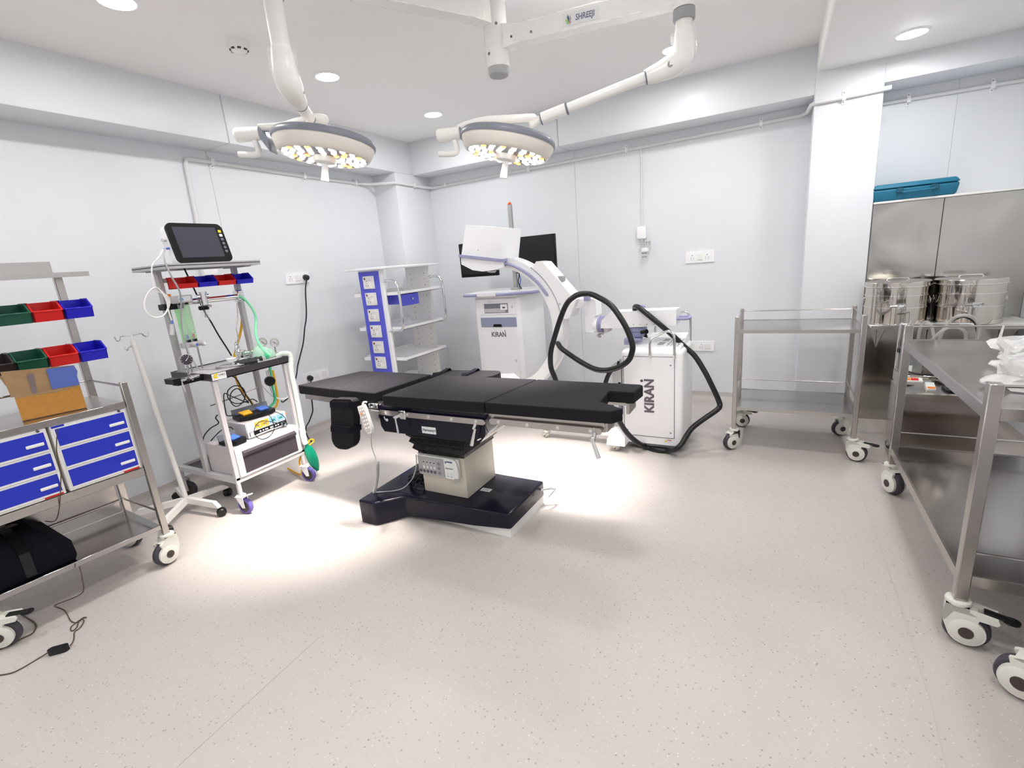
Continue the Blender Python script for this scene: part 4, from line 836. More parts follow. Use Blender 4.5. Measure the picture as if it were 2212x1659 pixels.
build('grey_cable', MB().tube([mp(-.06, .62, -.03), (-3.050, 1.592, 1.631), (-3.000, 1.549, 1.595), (-2.985, 1.540, 1.540), (-2.980, 1.553, 1.463), (-3.000, 1.583, 1.398), (-3.080, 1.622, 1.331), (-3.090, 1.602, 1.225), (-3.090, 1.593, 1.144), (-3.080, 1.590, 1.061), (-3.050, 1.593, 0.976), (-3.030, 1.616, 0.923), (-3.02, 1.75, .903), (-2.96, 1.80, .906), (-3.02, 1.88, .906), (-3.10, 1.84, .908), (-3.06, 1.72, .910), (-2.97, 1.72, .909), (-2.93, 1.82, .912), (-2.99, 1.87, .914), (-3.07, 1.80, .916), (-3.02, 1.70, .917), (-2.94, 1.75, .914), (-2.93, 1.84, .910)], .0045, 8, 6), 'cable', t)
build('sensor_cable', MB().tube([mp(-.11, .41, -.03), (-3.050, 1.553, 1.586), (-3.050, 1.506, 1.541), (-3.050, 1.491, 1.496), (-3.050, 1.485, 1.434), (-3.050, 1.491, 1.400), (-3.040, 1.536, 1.365), (-3.040, 1.533, 1.313), (-3.030, 1.482, 1.262), (-3.030, 1.430, 1.263), (-3.030, 1.402, 1.308), (-3.040, 1.422, 1.363), (-3.040, 1.475, 1.411), (-3.030, 1.512, 1.387), (-3.030, 1.527, 1.326), (-3.020, 1.485, 1.266), (-3.020, 1.436, 1.257), (-3.020, 1.403, 1.287), (-3.030, 1.407, 1.340), (-3.030, 1.444, 1.399), (-3.030, 1.490, 1.415), (-3.020, 1.513, 1.353), (-3.020, 1.512, 1.276), (-3.020, 1.516, 1.231)], .0038, 6, 6), 'offwhite', t)
build('finger_sensor', MB().tube([(-3.020, 1.511, 1.210), (-3.020, 1.506, 1.179), (-3.020, 1.497, 1.149)], lambda q: .010+.003*q, 12, 3), 'lightgrey', t); build('sensor_boot', MB().cyl((-3.020, 1.518, 1.230), (-3.020, 1.511, 1.208), .004, .006), 'bluetape', t)
build('power_cord', MB().tube([(-3.200, 1.746, 1.529), (-3.220, 1.776, 1.448), (-3.220, 1.797, 1.357), (-3.220, 1.817, 1.256), (-3.220, 1.846, 1.175), (-3.220, 1.874, 1.085), (-3.220, 1.909, 0.992), (-3.220, 1.928, 0.937)], .005, 8, 4), 'rubber', t)
t = thing('gas_outlet', 'white gas outlet on the left wall just under the monitor shelf', 'gas outlet', (LX, 2.26, 1.5))
g0 = Vector((-3.720, 2.217, 1.518)); build('outlet_box', MB().box(LX, LX+.045, g0.y-.06, g0.y+.06, g0.z-.045, g0.z+.05, .014, 3), 'white', t); build('outlet_nozzle', MB().cyl(g0 - Vector((0, 0, .04)), g0 - Vector((0, 0, .065)), .012), 'chrome', t)
build('clip_lead', MB().box(-3.17, -3.155, AL-.002, AL+.02, 1.345, 1.375, .004, 2), 'orange', bpy.data.objects['anaesthesia_trolley'])

# electrosurgical unit on the drawer top
t = thing('electrosurgical_unit', 'grey electrosurgical unit with amber and blue display panels on the anaesthesia trolley shelf', 'electrosurgical unit', (-3.0, 1.9, .431))
EX = -2.935; e0, e1, ez0, ez1 = 1.745, 2.035, .436, .535
build('unit_case', MB().box(-3.17, EX, e0, e1, ez0, ez1, .004, 1), 'lightgrey', t)
o = build('front_panel', MB().box(EX, EX+.004, e0+.003, e1-.003, ez0+.002, ez1-.002), 'white', t, smooth=False)
for a, b2, m_ in ((.20, .33, 'amber'), (.34, .54, 'amber'), (.56, .74, 'skyblue'), (.76, .94, 'skyblue')):
    y0_, y1_ = e0 + (e1-e0)*a, e0 + (e1-e0)*b2
    build('display_field', MB().box(EX+.004, EX+.005, y0_, y1_, ez0+.042, ez1-.008), m_, o, smooth=False)
    build('display', MB().box(EX+.005, EX+.0056, y0_+.3*(y1_-y0_), y0_+.75*(y1_-y0_), ez0+.060, ez0+.070), 'greendisp' if m_ == 'skyblue' else 'slate', o, smooth=False)
    build('field_title', MB().box(EX+.005, EX+.0056, y0_+.2*(y1_-y0_), y0_+.7*(y1_-y0_), ez1-.018, ez1-.015), 'paper', o, smooth=False)
    for q in (.22, .5, .78)[:3 if b2-a > .15 else 2]:
        build('button', MB().lathe([(.0045, 0), (.0045, .0015), (.0022, .0015), (.0022, .0008), (0, .0008)], (EX+.005, y0_+q*(y1_-y0_), ez0+.049), (1, 0, 0), 12), 'white', o)
build('connector_strip', MB().box(EX+.004, EX+.006, e0+.012, e1-.006, ez0+.010, ez0+.038), 'black', o, smooth=False)
for q in (.30, .37, .43, .47, .56, .60, .69, .75):
    build('connector_socket', MB().lathe([(.0055, 0), (.0055, .002), (.003, .002), (.003, .0008), (0, .0008)], (EX+.006, e0+q*(e1-e0), ez0+.024), (1, 0, 0), 12), 'white', o)
for k in range(4): build('plug_lead', MB().tube([(EX+.006, e0+(.82+k*.03)*(e1-e0), ez0+.030), (EX+.03, e0+(.80+k*.04)*(e1-e0), ez0+.026-.004*k), (EX+.04, e0+(.74+.05*k)*(e1-e0), ez0+.012)], .004, 8, 3), ('chrome', 'rubber')[k % 2], o)
build('power_switch', MB().box(EX+.004, EX+.008, e0+.016, e0+.040, ez0+.010, ez0+.036, .001, 1), 'paper', o)
build('orange_plug', MB().cyl((EX-.02, e1, ez0+.075), (EX-.02, e1+.02, ez0+.072), .006), 'orange', t)
build('handpiece', MB().cyl((-2.915, 1.754, 0.445), (-2.905, 1.913, 0.453), .0045, seg=10), 'white', t)
build('lead_loop', MB().tube([(-2.890, 1.874, 0.571), (-2.880, 1.892, 0.534), (-2.885, 1.900, 0.460), (-2.870, 1.857, 0.428), (-2.870, 1.806, 0.421), (-2.870, 1.765, 0.446), (-2.880, 1.761, 0.493), (-2.890, 1.798, 0.526), (-2.890, 1.844, 0.529), (-2.890, 1.905, 0.499), (-2.890, 1.968, 0.465)], .0025, 6, 5), 'rubber', t)
build('lead_loop', MB().tube([(-2.890, 1.922, 0.571), (-2.890, 1.967, 0.538), (-2.900, 1.999, 0.506), (-2.900, 2.005, 0.485), (-2.900, 1.991, 0.470)], .0025, 6, 4), 'rubber', t)
build('hanging_leads', MB().tube([(-3.050, 1.930, 0.622), (-3.050, 1.899, 0.650), (-3.050, 1.849, 0.646), (-3.040, 1.780, 0.655), (-3.040, 1.741, 0.697), (-3.050, 1.752, 0.746), (-3.060, 1.803, 0.765), (-3.060, 1.852, 0.746), (-3.050, 1.861, 0.700), (-3.050, 1.834, 0.651), (-3.040, 1.776, 0.637), (-3.040, 1.749, 0.682), (-3.050, 1.773, 0.731), (-3.060, 1.829, 0.740), (-3.060, 1.859, 0.661), (-3.060, 1.872, 0.632), (-3.050, 1.768, 0.707), (-3.030, 1.717, 0.741), (-3.020, 1.698, 0.699), (-3.020, 1.694, 0.642), (-3.020, 1.697, 0.602), (-3.040, 1.758, 0.586)], .0035, 6, 6), 'rubber', t)
build('hanging_leads', MB().tube([(-3.100, 1.832, 0.821), (-3.100, 1.857, 0.793), (-3.100, 1.881, 0.714), (-3.100, 1.908, 0.645), (-3.100, 1.922, 0.601)], .004, 6, 4), 'rubber', t)
build('foot_lead', MB().tube([(-3.050, 1.732, 0.487), (-3.080, 1.731, 0.507), (-3.150, 1.717, 0.489), (-3.220, 1.691, 0.436), (-3.220, 1.668, 0.416), (-3.150, 1.662, 0.413), (-3.100, 1.669, 0.441), (-3.100, 1.676, 0.470)], .0035, 6, 5), 'rubber', t)
build('foot_lead', MB().tube([(-3.220, 1.620, 0.440), (-3.220, 1.639, 0.472), (-3.210, 1.680, 0.506), (-3.200, 1.731, 0.524), (-3.200, 1.721, 0.563), (-3.200, 1.738, 0.580)], .004, 6, 5), 'rubber', t)
def pedal_unit(label, c, rz, pads, w_, d_):
    t = thing('foot_pedal', label, 'foot pedal', c, rz); 
    T = Matrix.Translation(c) @ Matrix.Rotation(rz, 4, 'Z')
    P = lambda x, y, z: T @ Vector((x, y, z))
    # base: flat shell with chamfered front corners and a raised back guard; +x is the toe side
    h = .028
    out = [(-d_/2, -w_/2), (d_*.28, -w_/2), (d_/2, -w_*.30), (d_/2, w_*.30), (d_*.28, w_/2), (-d_/2, w_/2)]
    build('pedal_base', MB().prism([P(x, y, .006) for x, y in out], (0, 0, h-.006)), 'black', t)
    build('guard', MB().prism([P(-d_/2, -w_/2, h), P(-d_/2+.010, -w_/2, h), P(-d_/2+.004, -w_/2, h+.038), P(-d_/2-.004, -w_/2, h+.038)], T.to_3x3() @ Vector((0, w_, 0))), 'slate', t)
    for s in (-1, 1): build('foot', MB().cyl(P(-d_*.35, s*w_*.4, 0), P(-d_*.35, s*w_*.4, .006), .008, seg=10), 'rubber', t)
    for y, m_ in pads:
        pw = .034
        mb = MB().hexa([P(-.030, y-pw, h+.016), P(.030, y-pw*.8, h+.002), P(.030, y+pw*.8, h+.002), P(-.030, y+pw, h+.016), P(-.034, y-pw, h+.022), P(.036, y-pw*.75, h+.011), P(.036, y+pw*.75, h+.011), P(-.034, y+pw, h+.022)])
        build('pedal_plate', mb, m_, t)
    return t
pedal_unit('dual foot pedal with an amber and a blue plate on top of the electrosurgical unit', (-3.03, 1.885, .536), -.15, ((-.055, 'amber'), (.055, 'pedalblue')), .235, .135)
pedal_unit('single foot pedal with a blue plate at the left of the electrosurgical unit', (-2.965, 1.672, .431), .1, ((.0, 'pedalblue'),), .115, .13)
# ================================================================== operating table
t = thing('operating_table', 'black padded operating table on a cream column in the middle of the room', 'operating table', (-1.62, 2.12, 0))
PT, PB = .772, .716; FYT, BYT = 1.850, 2.292     # pad top and underside, front and back edge
def pad(name, outline, bev=.006):
    bm = bmesh.new(); vs = [bm.verts.new((x, y, PB)) for x, y in outline]; f = bm.faces.new(vs); r = bmesh.ops.extrude_face_region(bm, geom=[f])
    for v in [g for g in r['geom'] if isinstance(g, bmesh.types.BMVert)]: v.co.z = PT
    bmesh.ops.recalc_face_normals(bm, faces=bm.faces[:])
    bmesh.ops.bevel(bm, geom=bm.edges[:], offset=bev, segments=3, profile=.5, affect='EDGES')
    mb = MB(); mb._bm(bm); return build(name, mb, 'pad', t, smooth=False)
pad('mattress_pad', [(-2.558, 1.895), (-2.262, 1.874), (-2.232, 2.302), (-2.425, 2.295)])
pad('mattress_pad', [(-2.258, 1.874), (-1.888, 1.852), (-1.838, 2.292), (-2.228, 2.302)])
pad('mattress_pad', [(-1.806, 1.820), (-1.186, 1.836), (-1.124, 2.290), (-1.764, 2.286)])
pad('mattress_pad', [(-1.182, 1.836), (-.578, 1.842), (-.542, 1.895), (-.560, 1.905), (-.664, 1.970), (-.678, 2.140), (-.560, 2.138), (-.548, 2.27), (-.566, 2.285), (-1.118, 2.290)])
# frame plates under the pads
build('seat_frame', MB().box(-1.86, -1.19, 1.862, 2.28, .700, .715, .003, 1), 'steel', t)
build('back_frame', MB().box(-1.185, -.61, 1.862, 1.885, .668, .714, .003, 1).box(-1.185, -.61, 2.25, 2.275, .668, .714, .003, 1).box(-.625, -.60, 1.865, 1.96, .672, .712).box(-.60, -.585, 2.15, 2.27, .66, .712), 'steel', t)
build('leg_frame', MB().box(-2.50, -1.885, 1.905, 1.925, .692, .714, .003, 1).box(-2.44, -1.885, 2.245, 2.265, .692, .714, .003, 1), 'steel', t)
build('leg_rail', MB().hexa([(-2.505, 1.892, .690), (-1.885, 1.862, .672), (-1.885, 1.872, .672), (-2.505, 1.902, .690), (-2.505, 1.892, .730), (-1.885, 1.862, .712), (-1.885, 1.872, .712), (-2.505, 1.902, .730)]), 'steel', t, smooth=False)
def side_rail(x0, x1, y, z, n):
    P = []
    for cx_, a0 in ((x1-.014, -90), (x0+.014, 90)):
        for i in range(9): a = math.radians(a0 + 180*i/8); P.append((cx_ + math.cos(a)*.014, y, z + math.sin(a)*.014))
    o = build('side_rail', MB().prism(P, (0, .006, 0)), 'steel', t)
    for i in range(n):
        x = x0 + .05 + (x1-x0-.1)*i/(n-1)
        build('rail_bolt', MB().lathe([(0, 0), (.0035, 0), (.0035, .001), (.008, .001), (.009, 0), (.009, -.003)], (x, y-.001, z), (0, -1, 0), 16), 'chrome', o)
side_rail(-1.850, -1.185, 1.826, .675, 5); side_rail(-1.170, -.62, 1.842, .678, 4); side_rail(-1.850, -1.185, 2.312, .675, 5); side_rail(-1.170, -.62, 2.296, .678, 4)
for x0, x1, y in ((-1.78, -1.24, 1.832), (-1.10, -.70, 1.848)):
    for k in range(3): build('rail_spacer', MB().cyl((x0 + (x1-x0)*k/2, y, .677), (x0 + (x1-x0)*k/2, y+.025, .677), .006, seg=10), 'steel', t)
# dark side housing with the name plate
P = [(-1.868, .705), (-1.868, .590), (-1.848, .560), (-1.27, .556), (-1.235, .560), (-1.20, .60), (-1.19, .705)]
build('side_housing', MB().prism([(x, 1.845, z) for x, z in P], (0, .44, 0)), 'navy', t)
lab = build('name_plate', MB().box(-1.585, -1.495, 1.843, 1.8445, .577, .614, .0005, 1), 'paper', t, smooth=False)
text('Harmony+', 'lettering', (-1.537, 1.8425, .596), (1, 0, 0), (0, 0, 1), .019, 'ink', lab, bold=.0004)
def clamp(x, y, z, ang=0.1, L=.085):
    o = build('rail_clamp', MB().box(x-.024, x+.024, y-.016, y-.001, z-.022, z+.024, .003, 1).cyl((x-.004, y-.018, z+.002), (x-.03, y-.030, z-.012), .007, seg=12), 'chrome', t)
    build('clamp_lever', MB().cyl((x-.03, y-.030, z-.010), (x-.03+L*math.sin(ang), y-.034, z-.012-L*math.cos(ang)), .0065, .0075, 12).cyl((x-.04, y-.03, z-.010), (x-.005, y-.024, z+.004), .006, seg=10), 'chrome', o)
clamp(-1.68, 1.826, .676, .12, .085)
build('small_knob', MB().cyl((-1.80, 1.845, .640), (-1.79, 1.815, .640), .008, seg=12).cyl((-1.81, 1.82, .655), (-1.80, 1.815, .640), .004), 'chrome', t)
build('clamp_lever', MB().cyl((-1.235, 1.825, .668), (-1.245, 1.815, .640), .008, seg=12).cyl((-1.235, 1.815, .645), (-1.26, 1.805, .560), .0065, .009, 12), 'chrome', t)
build('clamp_lever', MB().cyl((-.65, 1.842, .672), (-.652, 1.830, .640), .009, seg=12).box(-.665, -.645, 1.82, 1.834, .632, .660, .003, 1).cyl((-.655, 1.825, .638), (-.628, 1.815, .570), .007, .009, 12), 'chrome', t)
build('leg_joint', MB().cyl((-1.955, 1.88, .70), (-1.955, 1.845, .70), .018, seg=18).box(-1.97, -1.88, 1.85, 1.87, .685, .712, .004, 1).cyl((-1.915, 1.845, .695), (-1.90, 1.83, .700), .006), 'chrome', t)
build('drive_cover', MB().lathe([(0, -.03), (.035, -.03), (.04, 0), (.035, .03), (0, .03)], (-1.98, 2.1, .665), (0, 1, 0), 20), 'rubber', t)
build('white_tie', MB().tube([(-1.17, 1.9, .66), (-1.15, 1.88, .645), (-1.20, 1.86, .60), (-1.245, 1.84, .575), (-1.22, 1.86, .59), (-1.16, 1.9, .64)], .003, 6, 4), 'white', t)
# bellows between housing and column, built as stacked folds
rings = []
for i in range(9):
    z = .40 + .158*i/8; q = i/8; wx = .155 + .055*q + (.014 if i % 2 else 0); wy = .165 + .02*q + (.014 if i % 2 else 0); cx_ = -1.61 + .0*q
    rings.append([Vector((cx_-wx, 2.155-wy, z)), Vector((cx_+wx, 2.155-wy, z)), Vector((cx_+wx, 2.155+wy, z)), Vector((cx_-wx, 2.155+wy, z))])
build('bellows', MB().quadring(rings), 'bellow', t, smooth=False)
col = build('column', MB().box(-1.760, -1.458, 2.003, 2.314, .144, .398, .006, 2), 'ivory', t)
mb = MB()
for k in range(5):
    x = -1.74 + .06*k*1.15; build('cover_screw', MB().lathe([(0, 0), (.004, 0), (.003, .003), (0, .003)], (-1.455, 2.03 + k*.062, .405 + .012*(k % 2)), (1, 0, 0), 10), 'chrome', t)
build('bellows_skirt', MB().box(-1.768, -1.452, 1.996, 2.320, .385, .412, .003, 1), 'bellow', t)
pn = build('control_panel', MB().box(-1.762, -1.480, 1.972, 2.000, .262, .386, .014, 3), 'offwhite', t)
kp = build('keypad', MB().box(-1.752, -1.573, 1.969, 1.9725, .272, .378, .002, 1), 'keypad', t)
for i in range(4):
    x = -1.711 + i*.0245
    build('key_column', MB().box(x-.0085, x+.0085, 1.9675, 1.9692, .306, .358, .004, 2), mat('keypad_light', (.50, .50, .50), .4) if i == 0 else bpy.data.materials['keypad_light'], kp)
    build('up_key', MB().prism([(x, 1.9668, .354), (x+.0055, 1.9668, .348), (x, 1.9668, .342), (x-.0055, 1.9668, .348)], (0, .0008, 0)), 'black', kp, smooth=False)
    build('key_icon', MB().cbox((x, 1.967, .333), (.010, .0008, .002), (0, (.0, -.7, .7, .3)[i], 0)), 'ink', kp, smooth=False)
    build('down_key', MB().lathe([(.0045, 0), (.0045, .001), (0, .001)], (x, 1.9675, .318), (0, -1, 0), 12), 'white', kp)
for x, z in [(-1.738 + i*.0247, .292) for i in range(5)] + [(-1.607, .292), (-1.607, .320), (-1.607, .347)]:
    build('round_key', MB().lathe([(.0095, 0), (.0095, .001), (.0075, .001), (.0075, .0003), (0, .0003)], (x, 1.969, z), (0, -1, 0), 20), 'ink' if x < -1.61 else 'slate', kp)
sk = build('panel_sticker', MB().box(-1.568, -1.512, 1.9705, 1.972, .266, .378), 'paper', t, smooth=False)
text('SHREEJI', 'lettering', (-1.535, 1.9698, .366), (1, 0, 0), (0, 0, 1), .0115, 'inkblue', sk, bold=.0003)
build('logo_leaf', MB().prism([(-1.563, 1.97, .372), (-1.556, 1.97, .366), (-1.556, 1.97, .358), (-1.562, 1.97, .353)], (0, -.0004, 0)), 'inkblue', sk, smooth=False)
text('Harmony', 'lettering', (-1.541, 1.9698, .328), (1, 0, 0), (0, 0, 1), .013, 'ink', sk, shear=.5)
for x in (-1.553, -1.528): build('icon', MB().cbox((x, 1.9702, .295), (.008, .0005, .0018), (0, .9, 0)).cbox((x, 1.9702, .28), (.009, .0005, .003)), 'ink', sk, smooth=False)
build('panel_cord', MB().tube([(-1.76, 1.985, .389), (-1.68, 1.975, .391), (-1.55, 1.975, .388), (-1.495, 1.972, .380), (-1.476, 1.968, .34), (-1.474, 1.968, .29), (-1.485, 1.968, .258), (-1.505, 1.968, .252), (-1.525, 1.968, .252)], .0028, 6, 5), 'cable', t)
# base
BT = .145
out = [(-2.068, 1.775), (-1.948, 1.777), (-1.833, 1.905), (-1.372, 1.915), (-1.158, 1.930), (-1.150, 2.34), (-1.40, 2.345), (-1.833, 2.36), (-1.948, 2.49), (-2.068, 2.49)]
bm = bmesh.new(); vs = [bm.verts.new((x, y, (.008 if x < -1.94 else .020 if x < -1.8 else .058))) for x, y in out]; f = bm.faces.new(vs)
mb = MB(); n_ = len(out); low = [(x, y, (.006 if x < -1.94 else .022 if x < -1.8 else .045 if x < -1.3 else .060)) for x, y in out]; up = [(x, y, BT) for x, y in out]; bm.free()
bm = bmesh.new(); lo = [bm.verts.new(p) for p in low]; hi = [bm.verts.new(p) for p in up]
bm.faces.new(list(reversed(lo))); bm.faces.new(hi)
for i in range(n_): bm.faces.new([lo[i], lo[(i+1) % n_], hi[(i+1) % n_], hi[i]])
bmesh.ops.recalc_face_normals(bm, faces=bm.faces[:]); top_e = [e for e in bm.edges if all(v.co.z > .14 for v in e.verts)] + [e for e in bm.edges if abs(e.verts[0].co.z - e.verts[1].co.z) > .05]
bmesh.ops.bevel(bm, geom=top_e, offset=.012, segments=3, profile=.5, affect='EDGES')
mb = MB(); mb._bm(bm); build('base_cover', mb, 'navy', t)
build('base_plinth', MB().prism([(-1.80, 1.965, .0), (-1.168, 1.942, .0), (-1.158, 2.335, .0), (-1.80, 2.335, .0)], (0, 0, .060)), 'cream', t)
lab = build('rating_label', MB().box(-1.447, -1.385, 2.11, 2.145, .1452, .146), 'paper', t, smooth=False)
for k in range(4): build('print_line', MB().box(-1.44, -1.395, 2.116+k*.007, 2.1185+k*.007, .146, .1463), 'ink', lab, smooth=False)
build('brake_lever', MB().tube([(-1.155, 2.30, .105), (-1.12, 2.33, .104), (-1.085, 2.345, .102), (-1.085, 2.325, .098), (-1.10, 2.285, .080)], .007, 12, 3), 'chrome', t)
cp = [(-1.80, 2.02, .20)]
rnd = random.Random(5)
pts = []
for k in range(46):
    a = k*.75; pts.append((-1.845 + math.cos(a)*(.055+rnd.uniform(-.012, .012)), 2.06 + math.sin(a)*.06, .185 + math.sin(a*1.1)*.045 + rnd.uniform(-.01, .01)))
build('coiled_mains_cord', MB().tube(pts, .005, 6, 3), 'rubber', t)

# arm board hanging at the head end, strapped; second arm board across the far side
def arm_board(label, c, L, xd, ld, nrm, wd=.165, th=.038):
    xd = Vector(xd).normalized(); ld = Vector(ld).normalized(); nrm = Vector(nrm).normalized(); c = Vector(c)
    t = thing('arm_board', label, 'arm board', c)
    P = []
    for u, v in ((-.5, 0), (.5, 0)):
        pass
    out = []
    for cu, cv, a0, r in ((wd/2-.03, .03, -90, .03), (wd/2-.065, L-.065, 0, .065), (-wd/2+.065, L-.065, 90, .065), (-wd/2+.03, .03, 180, .03)):
        for i in range(6): a = math.radians(a0 + 90*i/5); out.append(c + xd*(cu + math.cos(a)*r) + ld*(cv + math.sin(a)*r))
    build('board_pad', MB().prism(out, nrm*th), 'pad', t)
    build('board_backing', MB().prism([o_ - nrm*.001 for o_ in out], -nrm*.010), 'black', t)
    for q in (.10, .58):
        o_ = c + ld*L*q; e = wd/2 + .006
        build('strap', MB().quadring([[p + ld*s_ for p, s_ in ((a_, -.016), (a_, .016), (b_, .016), (b_, -.016))] for a_, b_ in [(o_ - xd*e - nrm*.012, o_ - xd*(e+.003) - nrm*.012), (o_ - xd*(e+.004) + nrm*(th*.6), o_ - xd*(e+.007) + nrm*(th*.6)), (o_ - xd*(e-.02) + nrm*(th+.016), o_ - xd*(e-.02) + nrm*(th+.019)), (o_ + nrm*(th+.006), o_ + nrm*(th+.009)), (o_ + xd*(e-.02) + nrm*(th+.014), o_ + xd*(e-.02) + nrm*(th+.017)), (o_ + xd*(e+.008) + nrm*(th*.5), o_ + xd*(e+.011) + nrm*(th*.5)), (o_ + xd*e - nrm*.012, o_ + xd*(e+.003) - nrm*.012)]]), 'fabric', t)
    return t
arm_board('black strapped arm board hanging straight down from the head end of the operating table', (-2.045, 1.800, .752), .285, (1, 0.05, 0.03), (-.09, -.10, -1), (.05, -1, .06))
arm_board('black strapped arm board sticking out level behind the operating table', (-1.90, 2.42, .712), .46, (0, 1, 0), (1, -.02, .03), (0, 0, 1), .17, .034)
# hand control with coiled cord
t = thing('hand_control', 'beige hand control with round keys on a coiled cord hanging from the operating table', 'remote control', (-1.90, 1.79, .72))
a_, b_ = Vector((-1.905, 1.775, .728)), Vector((-1.858, 1.765, .580)); dn = (b_-a_).normalized(); xr_ = Vector((1, .12, 0)); xr_ = (xr_ - dn*xr_.dot(dn)).normalized(); nn = dn.cross(xr_); nn = nn if nn.y < 0 else -nn; L_ = (b_-a_).length
prof = [(-.020, 0), (.020, 0), (.023, L_*.15), (.022, L_*.8), (.012, L_), (-.012, L_), (-.022, L_*.8), (-.023, L_*.15)]
build('control_body', MB().prism([a_ + xr_*u + dn*v for u, v in prof], nn*.022), 'offwhite', t); build('face_sheet', MB().prism([a_ + xr_*u*.8 + dn*(.012+v*.88) + nn*.022 for u, v in prof], nn*.001), mat('control_face', (.60, .55, .52), .4), t)
for i in range(6):
    for j in (-1, 1):
        c_ = a_ + dn*(.024 + i*.020) + xr_*.0085*j + nn*.023
        build('key', MB().lathe([(.0055, 0), (.0055, .0015), (0, .002)], c_, nn, 14), 'orange' if (i == 1 and j == -1) else 'offwhite', t)
build('hanger_hook', MB().tube([a_ + xr_*.0, a_ + Vector((0, .01, .012)), (-1.90, 1.80, .735)], .005, 8, 3), 'offwhite', t)
pts = [b_ + nn*.01, Vector((-1.884, 1.770, 0.495)), Vector((-1.882, 1.780, 0.437)), Vector((-1.875, 1.780, 0.406))]
build('cord', MB().tube(pts, .0028, 6, 5), 'cable', t)
c0, c1, c2 = Vector((-1.872, 1.780, 0.403)), Vector((-1.900, 1.800, 0.302)), Vector((-2.03, 1.87, .152)); hp = []
for i in range(240):
    q = i/239; p = (c0*(1-q)**2 + c1*2*q*(1-q) + c2*q*q); a = i*2*PI/8; hp.append(p + Vector((math.cos(a)*.0075, math.sin(a)*.0075, 0)))
build('coiled_cord', MB().tube(hp, .0028, 5), 'cable', t)
build('cord', MB().tube([c2, (-1.98, 1.90, .150), (-1.93, 1.93, .150), (-1.87, 1.955, .17), (-1.80, 1.96, .24), (-1.765, 1.965, .32), (-1.765, 1.975, .38)], .0032, 6, 6), 'cable', t)

# ================================================================== endoscopy cart
t = thing('equipment_cart', 'white open equipment cart with a blue six-socket side panel and blue drawer', 'cart', (-3.2, 3.62, 0))
for y0, y1 in ((3.300, 3.325), (3.945, 3.970)):
    o = build('side_panel', MB().box(-3.335, -3.050, y0, y1, .12, 1.423, .003, 1), 'white' if y0 < 3.5 else 'offwhite', t)
    if y0 > 3.5:
        mb = MB()
        for k in range(22):
            for x in (-3.27, -3.10):
                mb.lathe([(0, 0), (.0045, 0), (.0045, .0006), (0, .0006)], (x, y0-.0002, .20 + k*.055), (0, -1, 0), 8)
        build('shelf_hole', mb, 'ink', o, smooth=False, kind='stuff')
build('socket_panel', MB().box(-3.328, -3.092, 3.292, 3.2998, .30, 1.412, .002, 1), 'cartblue', t)
for k in range(6):
    x, z = -3.210, 1.318 - k*.1462
    pl = build('socket_plate', MB().box(x-.066, x+.066, 3.283, 3.292, z-.056, z+.056, .003, 1), 'offwhite', t)
    build('neon_switch', MB().box(x-.048, x-.034, 3.281, 3.283, z+.025, z+.043), mat('dark_red_neon', (.16, .01, .01), .3), pl, smooth=False)
    mb = MB()
    for dx, dz, r in ((-.022, .012, .005), (-.022, -.006, .0035), (-.034, -.024, .0045), (-.010, -.024, .0045), (-.030, -.036, .003), (-.014, -.036, .003)): mb.lathe([(0, 0), (r, 0), (r, .0006), (0, .0006)], (x+dx, 3.283, z+dz), (0, -1, 0), 10)
    for dx in (-.056, .054):
        for dz in (-.046, .046): mb.lathe([(0, 0), (.0028, 0), (.0028, .0006), (0, .0006)], (x+dx, 3.283, z+dz), (0, -1, 0), 8)
    build('pin_hole', mb, 'ink', pl, smooth=False, kind='stuff')
    build('rocker_switch', MB().box(x+.006, x+.026, 3.2805, 3.283, z-.034, z+.004, .001, 1), 'white', pl)
    build('plate_mark', MB().box(x, x+.03, 3.2825, 3.283, z+.018, z+.023), 'lightgrey', pl, smooth=False)
def tray_shelf(z, xb=-3.41, xf=-2.93, lip=.028):
    m = MB()
    out = [(xb, 3.255), (-3.04, 3.255), (-3.04, 3.330), (xf+.03, 3.330), (xf, 3.345), (xf, 3.985), (xb, 3.985)]
    out = [(xb, 3.335), (xf+.0, 3.335), (xf, 3.94), (xb, 3.94)]
    m.prism([(x, y, z-lip) for x, y in out], (0, 0, .004))
    m.box(xf-.003, xf, 3.335, 3.94, z-lip, z).box(xb, xb+.003, 3.335, 3.94, z-lip, z+.012).box(-3.05, xf, 3.331, 3.335, z-lip, z).box(-3.05, xf, 3.94, 3.944, z-lip, z)
    m.box(xb, -3.336, 3.29, 3.335, z-lip, z).box(xb, -3.336, 3.94, 3.975, z-lip, z)
    return build('shelf', m, 'white', t, smooth=False)
for z in (1.222, .912, .632, .35): tray_shelf(z)
build('base_shelf', MB().box(-3.43, -2.92, 3.28, 3.99, .10, .135, .004, 1), 'white', t)
m = MB().box(-3.44, -2.96, 3.235, 4.01, 1.425, 1.445, .004, 1)
build('top_shelf', m, 'white', t)
d = build('drawer', MB().box(-2.975, -2.952, 3.405, 3.635, 1.088, 1.190, .002, 1), 'cartblue', t)
build('drawer_box', MB().box(-3.30, -2.976, 3.415, 3.625, 1.105, 1.193), 'cartblue', t, smooth=False)
build('drawer_knob', MB().lathe([(.005, 0), (.005, .010), (.011, .014), (.011, .022), (0, .026)], (-2.952, 3.525, 1.145), (1, 0, 0), 20), 'chrome', d)
